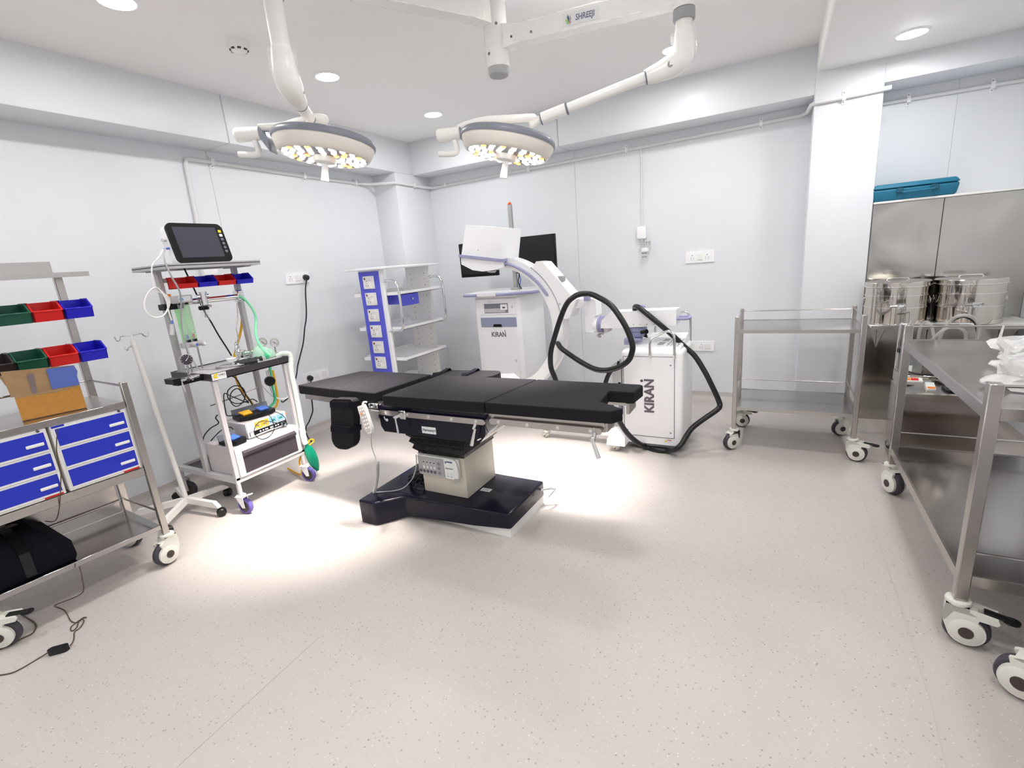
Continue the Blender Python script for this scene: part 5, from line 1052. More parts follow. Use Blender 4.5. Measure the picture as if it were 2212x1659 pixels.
for y in (3.312, 3.957):
    o = build('grab_handle', MB().tube([(-3.06, y, 1.318), (-2.975, y, 1.320), (-2.93, y, 1.305), (-2.905, y, 1.26), (-2.897, y, 1.10), (-2.897, y, .955), (-2.912, y, .905), (-2.95, y, .882), (-3.06, y, .880)], .0115, 12, 5), 'chrome', t)
    for z in (1.318, .880): build('handle_collar', MB().cyl((-3.055, y, z), (-3.03, y, z), .016, seg=16), 'chrome', o)
for x in (-3.37, -2.99):
    for y in (3.33, 3.94): fork_caster(t, x, y, 1.0, .035, 'tread', False, 'lightgrey', .10)

# ================================================================== image monitor tower
t = thing('monitor_tower', 'white monitor tower lettered on its door, with two black screens on a pole', 'monitor cart', (-2.3, 4.2, 0))
bx0, bx1, by0, by1 = -2.545, -2.055, 3.95, 4.47
build('cabinet', MB().box(bx0, bx1, by0, by1, .10, 1.085, .02, 3), 'white', t)
f_ = by0 - .006
o = build('recorder_door', MB().box(-2.488, -2.103, f_, by0, .925, 1.072, .003, 1), 'white', t)
build('recorder_slot', MB().box(-2.435, -2.18, f_-.002, f_, .942, 1.030), 'slate', o, smooth=False); build('slot_shelf', MB().box(-2.430, -2.21, f_-.004, f_-.002, .948, .985), 'lightgrey', o, smooth=False)
build('recorder_face', MB().box(-2.255, -2.185, f_-.012, f_-.002, .970, 1.022, .002, 1), 'white', o); build('recorder_mark', MB().box(-2.232, -2.205, f_-.0135, f_-.012, .985, 1.0), 'ink', o, smooth=False)
build('door_lock', MB().box(-2.145, -2.130, f_-.004, f_, .985, 1.005, .002, 1), 'lightgrey', o)
for k, w_ in enumerate((.07, .14)): build('print_line', MB().box(-2.40, -2.40+w_, f_-.0008, f_, 1.052-k*.010, 1.055-k*.010), 'lightgrey', o, smooth=False)
o = build('drawer', MB().box(-2.488, -2.103, f_-.004, by0, .812, .900, .004, 1), mat('lavender_drawer', (.30, .32, .45), .4), t)
build('finger_slot', MB().prism([(-2.355, f_-.0045, .812), (-2.345, f_-.0045, .838), (-2.265, f_-.0045, .838), (-2.255, f_-.0045, .812)], (0, -.0008, 0)), 'black', o, smooth=False)
o = build('cabinet_door', MB().box(-2.490, -2.103, f_, by0, .16, .786, .003, 1), 'white', t)
build('door_lock', MB().box(-2.145, -2.128, f_-.003, f_, .478, .500, .002, 1), 'lightgrey', o)
text('KIRAN', 'lettering', (-2.302, f_-.0012, .738), (1, 0, 0), (0, 0, 1), .066, 'inkgrey', o, bold=.0012, sx=.82)
build('logo_dot', MB().lathe([(0, 0), (.006, 0), (.006, .0008), (0, .0008)], (-2.232, f_-.0002, .775), (0, -1, 0), 14), 'ink', o)
P = [(-2.60, 3.885), (-2.52, 3.860), (-2.38, 3.85), (-2.10, 3.87), (-1.96, 3.93), (-1.93, 4.0), (-1.93, 4.48), (-2.60, 4.48)]
build('top_plate', MB().prism([(x, y, 1.108) for x, y in P], (0, 0, .028)), 'white', t)
build('edge_bumper', MB().tube([(-2.24, 3.848, 1.118), (-2.10, 3.864, 1.118), (-1.955, 3.925, 1.118), (-1.922, 4.0, 1.118), (-1.922, 4.2, 1.118)], .013, 10, 4), 'lav', t)
build('edge_bumper', MB().tube([(-2.45, 3.853, 1.118), (-2.52, 3.862, 1.118), (-2.605, 3.878, 1.118), (-2.615, 3.95, 1.118), (-2.61, 4.1, 1.118)], .013, 10, 4), 'lav', t)
build('under_plate', MB().box(bx0+.02, bx1-.02, by0-.01, by1, 1.084, 1.109), 'offwhite', t, smooth=False)
build('pole', MB().box(-2.222, -2.182, 4.16, 4.19, 1.136, 1.905, .006, 2), 'keypad', t); build('pole_foot', MB().box(-2.245, -2.16, 4.14, 4.21, 1.136, 1.156, .005, 1), 'keypad', t)
build('beacon', MB().lathe([(.017, 0), (.017, .006), (.014, .014), (.006, .020), (0, .021)], (-2.202, 4.175, 1.905), seg=20), mat('orange_beacon', (.8, .09, .01), .3), t)
build('screen_arm', MB().box(-2.50, -1.92, 4.155, 4.175, 1.430, 1.460, .004, 1).cyl((-2.202, 4.175, 1.40), (-2.202, 4.175, 1.49), .030), 'keypad', t)
for x0, x1, zz in ((-2.772, -2.352, 1.280), (-2.153, -1.750, 1.285)):
    o = build('display', MB().box(x0, x1, 4.115, 4.150, zz, zz+.322, .005, 2), 'black', t)
    build('screen', MB().box(x0+.012, x1-.012, 4.1135, 4.1155, zz+.028, zz+.310), mat('tower_screen', (.006, .007, .010), .45), o, smooth=False)
build('pole_cable', MB().tube([(-2.165, 4.18, 1.36), (-2.155, 4.17, 1.28), (-2.17, 4.17, 1.20), (-2.13, 4.15, 1.142)], .005, 6, 4), 'rubber', t)
build('pole_cable', MB().tube([(-2.175, 4.185, 1.38), (-2.165, 4.18, 1.30), (-2.15, 4.18, 1.22), (-2.175, 4.18, 1.14)], .005, 6, 4), 'bluetape', t)
for x in (bx0+.05, bx1-.05):
    for y in (by0+.05, by1-.05): fork_caster(t, x, y, .5, .038, 'tread', False, 'lightgrey', .105)

# ================================================================== mobile X-ray C-arm
t = thing('x_ray_c_arm', 'white mobile X-ray C-arm with a lettered base cabinet and thick black cables', 'x-ray machine', (-.74, 3.5, 0))
cbx0, cbx1, cby0, cby1 = -.953, -.532, 3.30, 3.74
bm = bmesh.new(); bmesh.ops.create_cube(bm, size=1)
for v in bm.verts: v.co = Vector(((cbx0+cbx1)/2 + v.co.x*(cbx1-cbx0), (cby0+cby1)/2 + v.co.y*(cby1-cby0), (.735 if v.co.z > 0 else .055)))
bmesh.ops.bevel(bm, geom=[e for e in bm.edges if not (all(v.co.z < .1 for v in e.verts))], offset=.030, segments=4, profile=.5, affect='EDGES')
mb = MB(); mb._bm(bm); build('base_cabinet', mb, 'white', t)
build('cabinet_base', MB().box(cbx0+.01, cbx1-.02, cby0+.01, cby1-.01, .035, .056), 'slate', t, smooth=False)
mb = MB().hexa([(cbx0+.05, 3.33, .733), (cbx1-.02, 3.33, .733), (cbx1-.02, 3.73, .733), (cbx0+.12, 3.73, .733), (cbx0+.06, 3.345, .752), (cbx1-.03, 3.345, .748), (cbx1-.03, 3.72, .790), (cbx0+.14, 3.72, .790)])
build('console_top', mb, 'white', t)
def onc(x, y, d=.0): return Vector((x, y, .752 + (y-3.345)*.104 + d - (x - cbx0)*.008))
for x0, x1, y0, y1, m_ in ((-.72, -.682, 3.40, 3.46, 'keypad'), (-.70, -.662, 3.49, 3.55, 'keypad')): build('display', MB().prism([onc(x0, y0, .001), onc(x1, y0, .001), onc(x1+.01, y1, .001), onc(x0+.01, y1, .001)], (0, 0, .002)), m_, t, smooth=False)
for i in range(6):
    for j in range(4): build('console_key', MB().prism([onc(-.655 + j*.023 + i*.003, 3.375 + i*.034, .001), onc(-.642 + j*.023 + i*.003, 3.375 + i*.034, .001), onc(-.642 + j*.023 + i*.003, 3.39 + i*.034, .001), onc(-.655 + j*.023 + i*.003, 3.39 + i*.034, .001)], (0, 0, .002)), ('lightgrey', 'slate', 'lightgrey')[(i+j*2) % 3], t, smooth=False)
o = build('front_panel', MB().box(-.932, -.587, 3.296, 3.302, .112, .690, .002, 1), 'white', t)
build('panel_joint', MB().box(-.935, -.932, 3.2975, 3.3002, .112, .690).box(-.587, -.584, 3.2975, 3.3002, .112, .693).box(-.935, -.584, 3.2975, 3.3002, .690, .693).box(-.935, -.584, 3.2975, 3.3002, .109, .112), 'ink', t, smooth=False)
for x in (-.912, -.610):
    for z in (.635, .150): build('panel_screw', MB().lathe([(0, 0), (.0055, 0), (.0055, .0012), (0, .0012)], (x, 3.296, z), (0, -1, 0), 12), 'slate', o)
text('KIRAN', 'lettering', (-.752, 3.2948, .412), (0, 0, 1), (-1, 0, 0), .090, 'inkgrey', o, bold=.0035, sx=.93)
build('logo_dot', MB().lathe([(0, 0), (.010, 0), (.010, .0008), (0, .0008)], (-.806, 3.2955, .520), (0, -1, 0), 16), 'ink', o)
lab = build('warning_label', MB().box(-.655, -.603, 3.2985, 3.2996, .078, .100), 'paper', t, smooth=False)
build('warning_triangle', MB().prism([(-.652, 3.298, .081), (-.634, 3.298, .081), (-.643, 3.298, .097)], (0, -.0005, 0)), 'yellow', lab, smooth=False); build('red_bar', MB().box(-.631, -.606, 3.298, 3.2985, .093, .098), 'red', lab, smooth=False)
# handles and column
for y in (3.285,):
    build('grab_handle', MB().tube([(-.742, 3.296, .685), (-.742, 3.276, .70), (-.742, 3.274, .77), (-.738, 3.276, .805), (-.725, 3.28, .822), (-.64, 3.282, .866), (-.612, 3.282, .868), (-.590, 3.28, .850), (-.583, 3.276, .82), (-.583, 3.274, .71), (-.583, 3.296, .685)], .0085, 12, 4), 'chrome', t)
build('grab_handle', MB().tube([(-.81, 3.745, .69), (-.81, 3.762, .71), (-.808, 3.762, .84), (-.80, 3.762, .885), (-.76, 3.762, .905), (-.60, 3.762, .935), (-.57, 3.762, .92), (-.555, 3.762, .88), (-.555, 3.762, .71), (-.555, 3.745, .69)], .0085, 12, 4), 'chrome', t)
build('side_hose_hook', MB().box(-.975, -.953, 3.33, 3.36, .56, .66, .005, 1), 'steel', t)
build('lift_column', MB().cyl((-.885, 3.52, .75), (-.885, 3.52, .800), .040, seg=28).cyl((-.885, 3.52, .800), (-.885, 3.52, .835), .062, .066, 32).cyl((-.885, 3.52, .838), (-.885, 3.52, .868), .068, .068, 32), 'lav', t)
build('column_rod', MB().cyl((-.93, 3.475, .75), (-.93, 3.475, .80), .008).cyl((-.84, 3.475, .75), (-.84, 3.475, .80), .008).cyl((-.90, 3.465, .75), (-.90, 3.465, .80), .008), 'chrome', t)
build('lock_lever', MB().cyl((-.835, 3.43, .838), (-.79, 3.40, .850), .012, .016, 14).prism([(-.82, 3.42, .81), (-.79, 3.42, .80), (-.80, 3.42, .835)], (0, .015, 0)), 'black', t)
o = build('switch_bracket', MB().box(-.955, -.915, 3.40, 3.50, .752, .80, .008, 2).tube([(-.92, 3.40, .795), (-.86, 3.38, .795), (-.835, 3.40, .79), (-.84, 3.42, .78), (-.92, 3.43, .77)], .009, 8, 4), 'lav', t)
build('stop_button', MB().lathe([(.008, 0), (.008, .012), (.015, .014), (.015, .024), (0, .028)], (-.897, 3.385, .765), (0, -.3, 1), 18), 'red', o); build('stop_ring', MB().lathe([(.017, 0), (.017, .003), (.008, .003)], (-.897, 3.385, .763), (0, -.3, 1), 18), 'yellow', o)
# horizontal arm
mb = MB().quadring([[Vector((x, 3.44, a)), Vector((x, 3.60, a)), Vector((x, 3.60, b)), Vector((x, 3.44, b))] for x, a, b in ((-1.135, .868, .900), (-1.125, .868, .930), (-1.06, .868, .985), (-.60, .884, .992))])
build('horizontal_arm', mb, 'white', t, smooth=False)
build('arm_foot', MB().prism([(-1.125, 3.46, .87), (-1.115, 3.46, .83), (-1.09, 3.46, .835), (-1.08, 3.46, .87)], (0, .10, 0)), 'lightgrey', t, smooth=False)
for k in range(5): build('scale_mark', MB().box(-.945 + k*.048, -.938 + k*.048, 3.4392, 3.44, .892, .896), 'ink', t, smooth=False)
build('push_handle', MB().tube([(-.60, 3.47, .925), (-.55, 3.47, .925), (-.525, 3.49, .925), (-.525, 3.56, .925), (-.55, 3.58, .925), (-.60, 3.58, .925)], .010, 10, 3), 'lav', t)
build('top_lever', MB().cyl((-.885, 3.53, .988), (-.885, 3.53, 1.015), .014).tube([(-.885, 3.53, 1.012), (-.86, 3.52, 1.016), (-.835, 3.52, 1.010), (-.825, 3.52, 1.008)], .007, 8, 3), 'lav', t)
# rotation joint
build('rotation_ring', MB().lathe([(.060, 0), (.066, .002), (.066, .013), (.062, .015), (.062, .020), (.066, .022), (.066, .034), (.060, .036)], (-1.171, 3.52, .884), (1, 0, 0), 36), 'lav', t)
build('ring_knob', MB().cyl((-1.16, 3.45, .815), (-1.14, 3.43, .810), .012, seg=14).cyl((-1.15, 3.46, .83), (-1.12, 3.45, .83), .010), 'steel', t)
build('wrist_hub', MB().lathe([(.055, 0), (.066, .006), (.066, .035), (.056, .04)], (-1.211, 3.52, .884), (1, 0, 0), 36), 'white', t)
build('wrist_block', MB().prism([(-1.262, 3.46, .845), (-1.262, 3.46, 1.02), (-1.33, 3.46, 1.02), (-1.33, 3.46, 1.085), (-1.195, 3.46, 1.085), (-1.172, 3.46, 1.07), (-1.172, 3.46, .96), (-1.19, 3.46, .95), (-1.19, 3.46, .845), (-1.20, 3.46, .835), (-1.25, 3.46, .835)], (0, .13, 0)), 'white', t)
build('cable_clip', MB().box(-1.245, -1.212, 3.40, 3.47, 1.075, 1.128, .004, 1), 'lav', t)
# carriage holding the C
cc = Vector((-1.985, 0, .885)); RI, RO = .480, .562
arc = lambda r, a, y: Vector((cc.x + r*math.cos(math.radians(a)), y, cc.z + r*math.sin(math.radians(a))))
P = [arc(RO+.004, a, 3.395) for a in (53, 46, 39, 32, 25, 18, 11, 7)]
P = P + [Vector((-1.395, 3.395, .948)), Vector((-1.36, 3.395, .955)), Vector((-1.33, 3.395, 1.02)), Vector((-1.30, 3.395, 1.088)), Vector((-1.33, 3.395, 1.112)), Vector((-1.553, 3.395, 1.376)), Vector((-1.603, 3.395, 1.384))]
build('carriage', MB().prism(P, (0, .17, 0)), 'white', t)
build('carriage_handle', MB().box(-1.455, -1.43, 3.44, 3.47, 1.245, 1.262).box(-1.435, -1.412, 3.43, 3.49, 1.225, 1.262, .004, 1), 'keypad', t)
build('carriage_mark', MB().lathe([(.008, 0), (.008, .0006), (.006, .0006), (.006, 0)], (-1.432, 3.3945, 1.06), (0, -1, 0), 16, False), 'ink', t)
rings = []
for i in range(49):
    a = 93 - i*(193/48.0)
    rings.append([arc(RI, a, 3.40), arc(RO, a, 3.40), arc(RO, a, 3.42), arc(RO-.010, a, 3.425), arc(RO-.010, a, 3.525), arc(RO, a, 3.53), arc(RO, a, 3.55), arc(RI, a, 3.55)])
build('c_ring', MB().quadring(rings), 'white', t)
build('gap_line', MB().tube([arc(RO+.004, a, 3.3965) for a in range(54, 4, -3)], .0022, 6), 'black', t)
hp = [arc(.518, 80, 3.398)] + [arc(.516, a, 3.383) for a in range(78, 30, -4)] + [arc(.516, 28, 3.398)]
build('ring_handle', MB().tube(hp, .0105, 10, 2), 'lav', t)
build('end_clamp', MB().prism([(-2.02, 3.385, 1.345), (-1.915, 3.385, 1.352), (-1.905, 3.385, 1.428), (-2.0, 3.385, 1.44)], (0, .16, 0)), 'white', t)
q = -.168     # the image intensifier housing leans over with the C
iiP = lambda pts, y: [Vector((x, y, z)) for x, z in pts]
o = build('detector_housing', MB().prism(iiP([(-2.165, 1.703), (-1.819, 1.644), (-1.868, 1.395), (-2.240, 1.458)], 3.345), (0, .27, 0)), 'white', t)
build('detector_base', MB().prism(iiP([(-2.240, 1.462), (-1.866, 1.398), (-1.870, 1.358), (-1.95, 1.345), (-2.048, 1.340), (-2.14, 1.356), (-2.240, 1.408)], 3.342), (0, .275, 0)), 'white', t)
build('detector_strip', MB().prism(iiP([(-2.246, 1.485), (-1.862, 1.422), (-1.865, 1.403), (-2.249, 1.466)], 3.325), (0, .02, 0)), 'lav', t)
build('detector_strip', MB().prism(iiP([(-1.864, 1.423), (-1.850, 1.421), (-1.853, 1.402), (-1.867, 1.404)], 3.335), (0, .26, 0)), 'lav', t)
build('laser_window', MB().lathe([(0, 0), (.04, 0), (.032, -.016), (0, -.020)], (-2.03, 3.45, 1.343), (.17, 0, .98), 20), 'lightgrey', t)
for x, z in ((-1.876, 1.423), (-1.882, 1.392)): build('clamp_bolt', MB().lathe([(0, 0), (.006, 0), (.006, .003), (0, .003)], (x-.0+.02, 3.385, z-.02), (0, -1, 0), 12), 'slate', t)
build('centre_mark', MB().box(-2.072, -2.070, 3.3442, 3.345, 1.500, 1.510).box(-2.076, -2.066, 3.3442, 3.345, 1.504, 1.506), 'ink', t, smooth=False)
# X-ray tube at the lower end of the C
build('tube_housing', MB().prism(iiP([(-2.26, .30), (-2.24, .44), (-1.98, .46), (-1.90, .40), (-1.90, .28), (-2.0, .24), (-2.2, .24)], 3.37), (0, .22, 0)), 'white', t)
# base leg and feet
build('base_leg', MB().box(-1.62, -.93, 3.30, 3.37, .078, .125, .008, 2).box(-1.62, -.93, 3.66, 3.73, .078, .125, .008, 2), 'white', t)
build('foot_cover', MB().hexa([(-1.040, 3.19, .058), (-.905, 3.185, .058), (-.905, 3.32, .058), (-1.040, 3.32, .058), (-1.038, 3.195, .098), (-.907, 3.195, .092), (-.93, 3.32, .175), (-1.02, 3.32, .150)]), 'white', t, smooth=False)
build('foot_fairing', MB().prism([(-1.01, 3.30, .09), (-.94, 3.30, .09), (-.94, 3.30, .22)], (0, .3, 0)), 'white', t)
for x, y in ((-.972, 3.235), (-.972, 3.70), (-1.58, 3.335), (-1.58, 3.695)): fork_caster(t, x, y, 2.4, .028, 'caster', True, 'caster', .064, .03)
fork_caster(t, -.60, 3.40, 0, .02, 'tread', False, 'steel', .04); fork_caster(t, -.60, 3.65, 0, .02, 'tread', False, 'steel', .04)
# connector at the cabinet's left side
build('connector_plate', MB().prism([(-1.015, 3.30, .49), (-1.02, 3.30, .625), (-.985, 3.30, .648), (-.953, 3.30, .648), (-.953, 3.30, .49)], (0, .05, 0)), 'lightgrey', t)
build('connector', MB().cyl((-1.01, 3.27, .47), (-1.03, 3.26, .41), .017, seg=16).cyl((-.975, 3.28, .60), (-.96, 3.28, .66), .009).cyl((-.99, 3.275, .46), (-.97, 3.275, .40), .008), 'rubber', t); build('connector_ring', MB().cyl((-1.005, 3.27, .48), (-1.010, 3.27, .465), .020, seg=16).cyl((-1.03, 3.26, .41), (-1.036, 3.255, .385), .016), 'chrome', t)
build('side_bracket', MB().box(-.975, -.955, 3.30, 3.36, .25, .50), 'slate', t, smooth=False)
# thick cables
build('thick_cable', MB().tube([(-1.419, 3.240, 0.462), (-1.441, 3.240, 0.533), (-1.462, 3.230, 0.616), (-1.450, 3.220, 0.731), (-1.413, 3.220, 0.841), (-1.362, 3.220, 0.969), (-1.306, 3.220, 1.076), (-1.251, 3.230, 1.125), (-1.207, 3.260, 1.139), (-1.163, 3.300, 1.134), (-1.100, 3.280, 1.114), (-0.997, 3.240, 1.061), (-0.918, 3.200, 0.977), (-0.867, 3.190, 0.888), (-0.835, 3.180, 0.796), (-0.840, 3.180, 0.742), (-0.862, 3.180, 0.691), (-0.911, 3.180, 0.651), (-0.973, 3.190, 0.624), (-1.043, 3.200, 0.609), (-1.127, 3.220, 0.615), (-1.244, 3.260, 0.657), (-1.363, 3.320, 0.705), (-1.426, 3.360, 0.732), (-1.468, 3.400, 0.760), (-1.530, 3.500, 0.756)], .0195, 12, 5), 'rubber', t)
build('thick_cable', MB().tube([(-1.008, 3.250, 0.599), (-1.037, 3.250, 0.547), (-1.060, 3.250, 0.477)], .016, 10, 3), 'rubber', t)
build('thick_cable', MB().tube([(-0.895, 3.500, 0.982), (-0.889, 3.480, 1.014), (-0.853, 3.440, 1.014), (-0.798, 3.410, 0.978), (-0.711, 3.400, 0.907), (-0.632, 3.440, 0.823), (-0.553, 3.480, 0.732), (-0.485, 3.480, 0.668), (-0.415, 3.460, 0.563), (-0.358, 3.450, 0.450), (-0.324, 3.450, 0.372), (-0.311, 3.440, 0.330), (-0.327, 3.400, 0.308), (-0.398, 3.360, 0.255), (-0.469, 3.320, 0.196), (-0.506, 3.270, 0.142), (-0.525, 3.240, 0.104), (-0.558, 3.220, 0.071), (-0.630, 3.289, 0.018), (-0.700, 3.286, 0.018), (-0.785, 3.315, 0.018), (-0.834, 3.200, 0.106), (-0.896, 3.190, 0.173), (-0.953, 3.200, 0.258), (-0.985, 3.200, 0.324), (-1.049, 3.250, 0.391)], .0185, 12, 5), 'rubber', t)
# ================================================================== two-tier steel cart by the column
def steel_table(t, x0, x1, y0, y1, zt, zb, leg_top, lg=.028, caster_s=.9, brakes=(0, 1, 0, 1), rots=(1.8, -.35, 2.6, -.6), rails=('back', 'left', 'right'), lip=.018, dark=True):
    leg_b = .165*caster_s
    cs = [(x0+lg/2, y0+lg/2), (x1-lg/2, y0+lg/2), (x1-lg/2, y1-lg/2), (x0+lg/2, y1-lg/2)]
    for x, y in cs: build('leg', MB().box(x-lg/2, x+lg/2, y-lg/2, y+lg/2, leg_b, leg_top, .0025, 1), 'steel', t)
    for nm, z in (('top_shelf', zt), ('lower_shelf', zb)):
        o = build(nm, MB().box(x0+.006, x1-.006, y0+.008, y1-.008, z-lip, z, .002, 1), 'steel_dark', t)
        m = MB().box(x0+lg, x1-lg, y0+.002, y0+.010, z-lip, z+.003).box(x0+lg, x1-lg, y1-.010, y1-.002, z-lip, z+.003).box(x0+.002, x0+.010, y0+lg, y1-lg, z-lip, z+.003).box(x1-.010, x1-.002, y0+lg, y1-lg, z-lip, z+.003)
        build('shelf_edge', m, 'steel', o, smooth=False)
        zz = z + (.070 if nm == 'top_shelf' else .082)
        segs = {'back': (cs[3], cs[2]), 'left': (cs[0], cs[3]), 'right': (cs[1], cs[2]), 'front': (cs[0], cs[1])}
        for r in rails:
            a, b = segs[r]; build('guard_rail', MB().cyl((*a, zz), (*b, zz), .005, seg=8), 'steel', t)
    for (x, y), rz, br in zip(cs, rots, brakes): hospital_caster(t, x, y, rz, caster_s, bool(br))
t = thing('steel_cart', 'empty two-tier stainless steel cart on white castors in front of the column', 'cart', (.12, 3.74, 0))
steel_table(t, -.238, .478, 3.498, 3.996, .836, .305, .926, .028, .9, (0, 1, 0, 1), (-2.3, -.25, 3.6, .2))

# long steel trolley in the right foreground
t = thing('steel_instrument_table', 'long stainless steel instrument table on castors in the right foreground', 'table', (.9, 2.5, 0))
steel_table(t, .578, 1.20, 1.915, 3.125, .846, .262, .925, .036, 1.0, (1, 0, 0, 0), (-.25, 2.3, 0, -1.15), ('back', 'front'), .036)
t2 = thing('steel_instrument_table', 'steel trolley at the bottom right edge of which only one castor shows', 'table', (1.1, 1.3, 0))
steel_table(t2, .715, 1.32, .55, 1.735, .84, .26, .90, .034, 1.05, (0, 0, 0, 0), (1, 0, 0, 2.62), ('back',), .024)

# crumpled film parcels on the long table
def parcel(label, c, sx, sy, sz, seed, rz=0):
    t = thing('plastic_parcel', label, 'plastic bag', c, rz)
    rnd = random.Random(seed); bm = bmesh.new(); bmesh.ops.create_icosphere(bm, subdivisions=4, radius=1)
    from mathutils import noise
    for v in bm.verts:
        p = v.co.copy(); n1 = noise.noise(p*2.1 + Vector((seed, 0, 0))); n2 = abs(noise.noise(p*5.3 + Vector((0, seed, 0)))); n3 = abs(noise.noise(p*11 + Vector((0, 0, seed))))
        k = 1 + .28*n1 - .22*n2 + .10*n3; q = Vector((p.x*sx*k, p.y*sy*k, 0)); z = p.z*k
        q.z = sz*(max(0.0, z*.8+.35)**.8) * (1 if abs(p.x) < .8 else .7)
        v.co = q
    mb = MB(); mb._bm(bm); o = build('film_wrapper', mb, 'plastic', t, smooth=True, local=True)
    tail = MB().quadring([[Vector((-sx*.8, -.02, sz*.3)), Vector((-sx*.8, .03, sz*.3)), Vector((-sx*.75, .03, sz*.6)), Vector((-sx*.75, -.02, sz*.6))], [Vector((-sx*.98, -.01, sz*.8)), Vector((-sx*.98, .01, sz*.8)), Vector((-sx*.95, .01, sz*1.0)), Vector((-sx*.95, -.01, sz*1.0))], [Vector((-sx*.93, 0, sz*1.5)), Vector((-sx*.93, .005, sz*1.5)), Vector((-sx*.91, .005, sz*1.5)), Vector((-sx*.91, 0, sz*1.5))]])
    build('twisted_corner', tail, 'plastic', t, local=True)
    build('wrapped_part', MB().cyl((-sx*.45, -sy*.2, sz*.28), (sx*.3, sy*.1, sz*.33), sz*.26, seg=14), 'lightgrey', t, local=True)
    return t
parcel('crumpled clear plastic parcel further back on the long steel table', (.975, 2.60, .850), .20, .17, .10, 3.3, .1)
parcel('crumpled clear plastic parcel nearest the front corner post of the long steel table', (.86, 2.24, .850), .20, .13, .10, 9.1, .35)

# ================================================================== wall shelf with two drums
t = thing('wall_shelf', 'steel wall shelf in the recess carrying two sterilising drums', 'shelf', (1.0, 4.2, .77))
build('shelf_board', MB().box(.572, 1.405, 4.035, 4.398, .762, .776, .002, 1), 'offwhite', t); build('shelf_lip', MB().box(.572, 1.405, 4.030, 4.036, .752, .779, .001, 1), 'steel', t)
for x in (.66, 1.33): build('shelf_bracket', MB().prism([(x, 4.39, .761), (x, 4.39, .56), (x, 4.08, .761)], (.004, 0, 0)), 'steel', t, smooth=False)
def drum(label, x, y, z, R=.176, H=.285, seed=0):
    t = thing('sterilising_drum', label, 'drum', (x, y, z), 0, 'sterilising drums on the recess shelf'); c = (x, y, z)
    b = build('drum_body', MB().lathe([(0, 0), (R-.004, 0), (R, .004), (R, H*.86), (R-.003, H*.87)], c, seg=64), 'drum', t)
    for q in (.02, .40, .68): build('band', MB().lathe([(R, H*q-.004), (R+.0045, H*q-.003), (R+.0045, H*q+.003), (R, H*q+.004)], c, seg=64), 'chrome', t)
    build('lid', MB().lathe([(R+.003, H*.86), (R+.005, H*.865), (R+.005, H*.975), (R+.001, H*.99), (R*.6, H*1.01), (0, H*1.015)], c, seg=64), 'drum', t)
    build('lid_rim', MB().lathe([(R+.005, H*.87), (R+.009, H*.875), (R+.009, H*.895), (R+.005, H*.90)], c, seg=64), 'chrome', t)
    build('lid_handle', MB().tube([(x-.06, y, z+H*1.01), (x-.055, y, z+H*1.01+.008), (x-.04, y, z+H*1.01+.012), (x+.04, y, z+H*1.01+.012), (x+.055, y, z+H*1.01+.008), (x+.06, y, z+H*1.01)], .005, 10, 3), 'chrome', t)
    n = Vector((-.12, -1, 0)).normalized(); s_ = Vector((-n.y, n.x, 0)); up = Vector((0, 0, 1)); p = Vector(c) + n*(R+.002) + s_*.0
    o = build('latch', MB().cyl(p + s_*-.035 + up*H*.45, p + s_*.035 + up*H*.45 + n*.0, .008, seg=10).cyl(p + s_*-.03 + up*H*.60, p + s_*-.03 + up*H*.48, .006, seg=10).prism([p + s_*.0 + up*H*.50, p + s_*.045 + up*H*.50 - n*.004, p + s_*.040 + up*H*.42 - n*.004, p + s_*.005 + up*H*.40], n*.008), 'chrome', t)
    build('latch_screw', MB().cyl(p + s_*.045 + up*H*.47, p + s_*.045 + up*H*.47 + n*.022, .008, .006, 10).cyl(p + s_*.02 + up*H*.36, p + s_*.02 + up*H*.36 + n*.02, .007, seg=10), 'chrome', o)
    for sg, nm in ((-1, 'ring_handle'), (1, 'ring_handle')):
        q = Vector(c) + s_*R*sg*.98 + up*H*.62
        build(nm, MB().tube([q + n*.02, q + s_*sg*.008 + n*.018 - up*.02, q + s_*sg*.010 - up*.045, q + s_*sg*.008 - n*.018 - up*.02, q - n*.02, q + n*.02], .0035, 8, 3), 'chrome', t)
    return t
drum('left sterilising drum on the recess shelf', .722, 4.222, .777)
drum('right sterilising drum on the recess shelf', 1.098, 4.222, .777)
# teal case on the ledge
t = thing('tool_case', 'teal plastic carrying case on the ledge at the top of the steel cladding', 'case', (.81, 4.52, 1.595))
xa, xb, ya, yb, za = .565, 1.012, 4.405, 4.64, 1.5945
bm = bmesh.new(); bmesh.ops.create_cube(bm, size=1)
for v in bm.verts: v.co = Vector((xa + (xb-xa)*(v.co.x+.5) + (.012 if v.co.z > 0 else -.0)*(1 if v.co.x > 0 else -1)*1, ya + (yb-ya)*(v.co.y+.5) - (.010 if v.co.z > 0 and v.co.y < 0 else 0), za + .078*(v.co.z+.5)))
bmesh.ops.bevel(bm, geom=bm.edges[:], offset=.016, segments=3, profile=.5, affect='EDGES'); mb = MB(); mb._bm(bm); build('case_base', mb, 'teal', t)
bm = bmesh.new(); bmesh.ops.create_cube(bm, size=1)
for v in bm.verts: v.co = Vector((xa-.014 + (xb-xa+.028)*(v.co.x+.5) - (.02 if v.co.z > 0 else 0)*(1 if v.co.x > 0 else -1), ya-.014 + (yb-ya+.014)*(v.co.y+.5) + (.02 if v.co.z > 0 and v.co.y < 0 else 0), za+.080 + .032*(v.co.z+.5)))
bmesh.ops.bevel(bm, geom=bm.edges[:], offset=.012, segments=3, profile=.5, affect='EDGES'); mb = MB(); mb._bm(bm); build('case_lid', mb, 'teal', t)
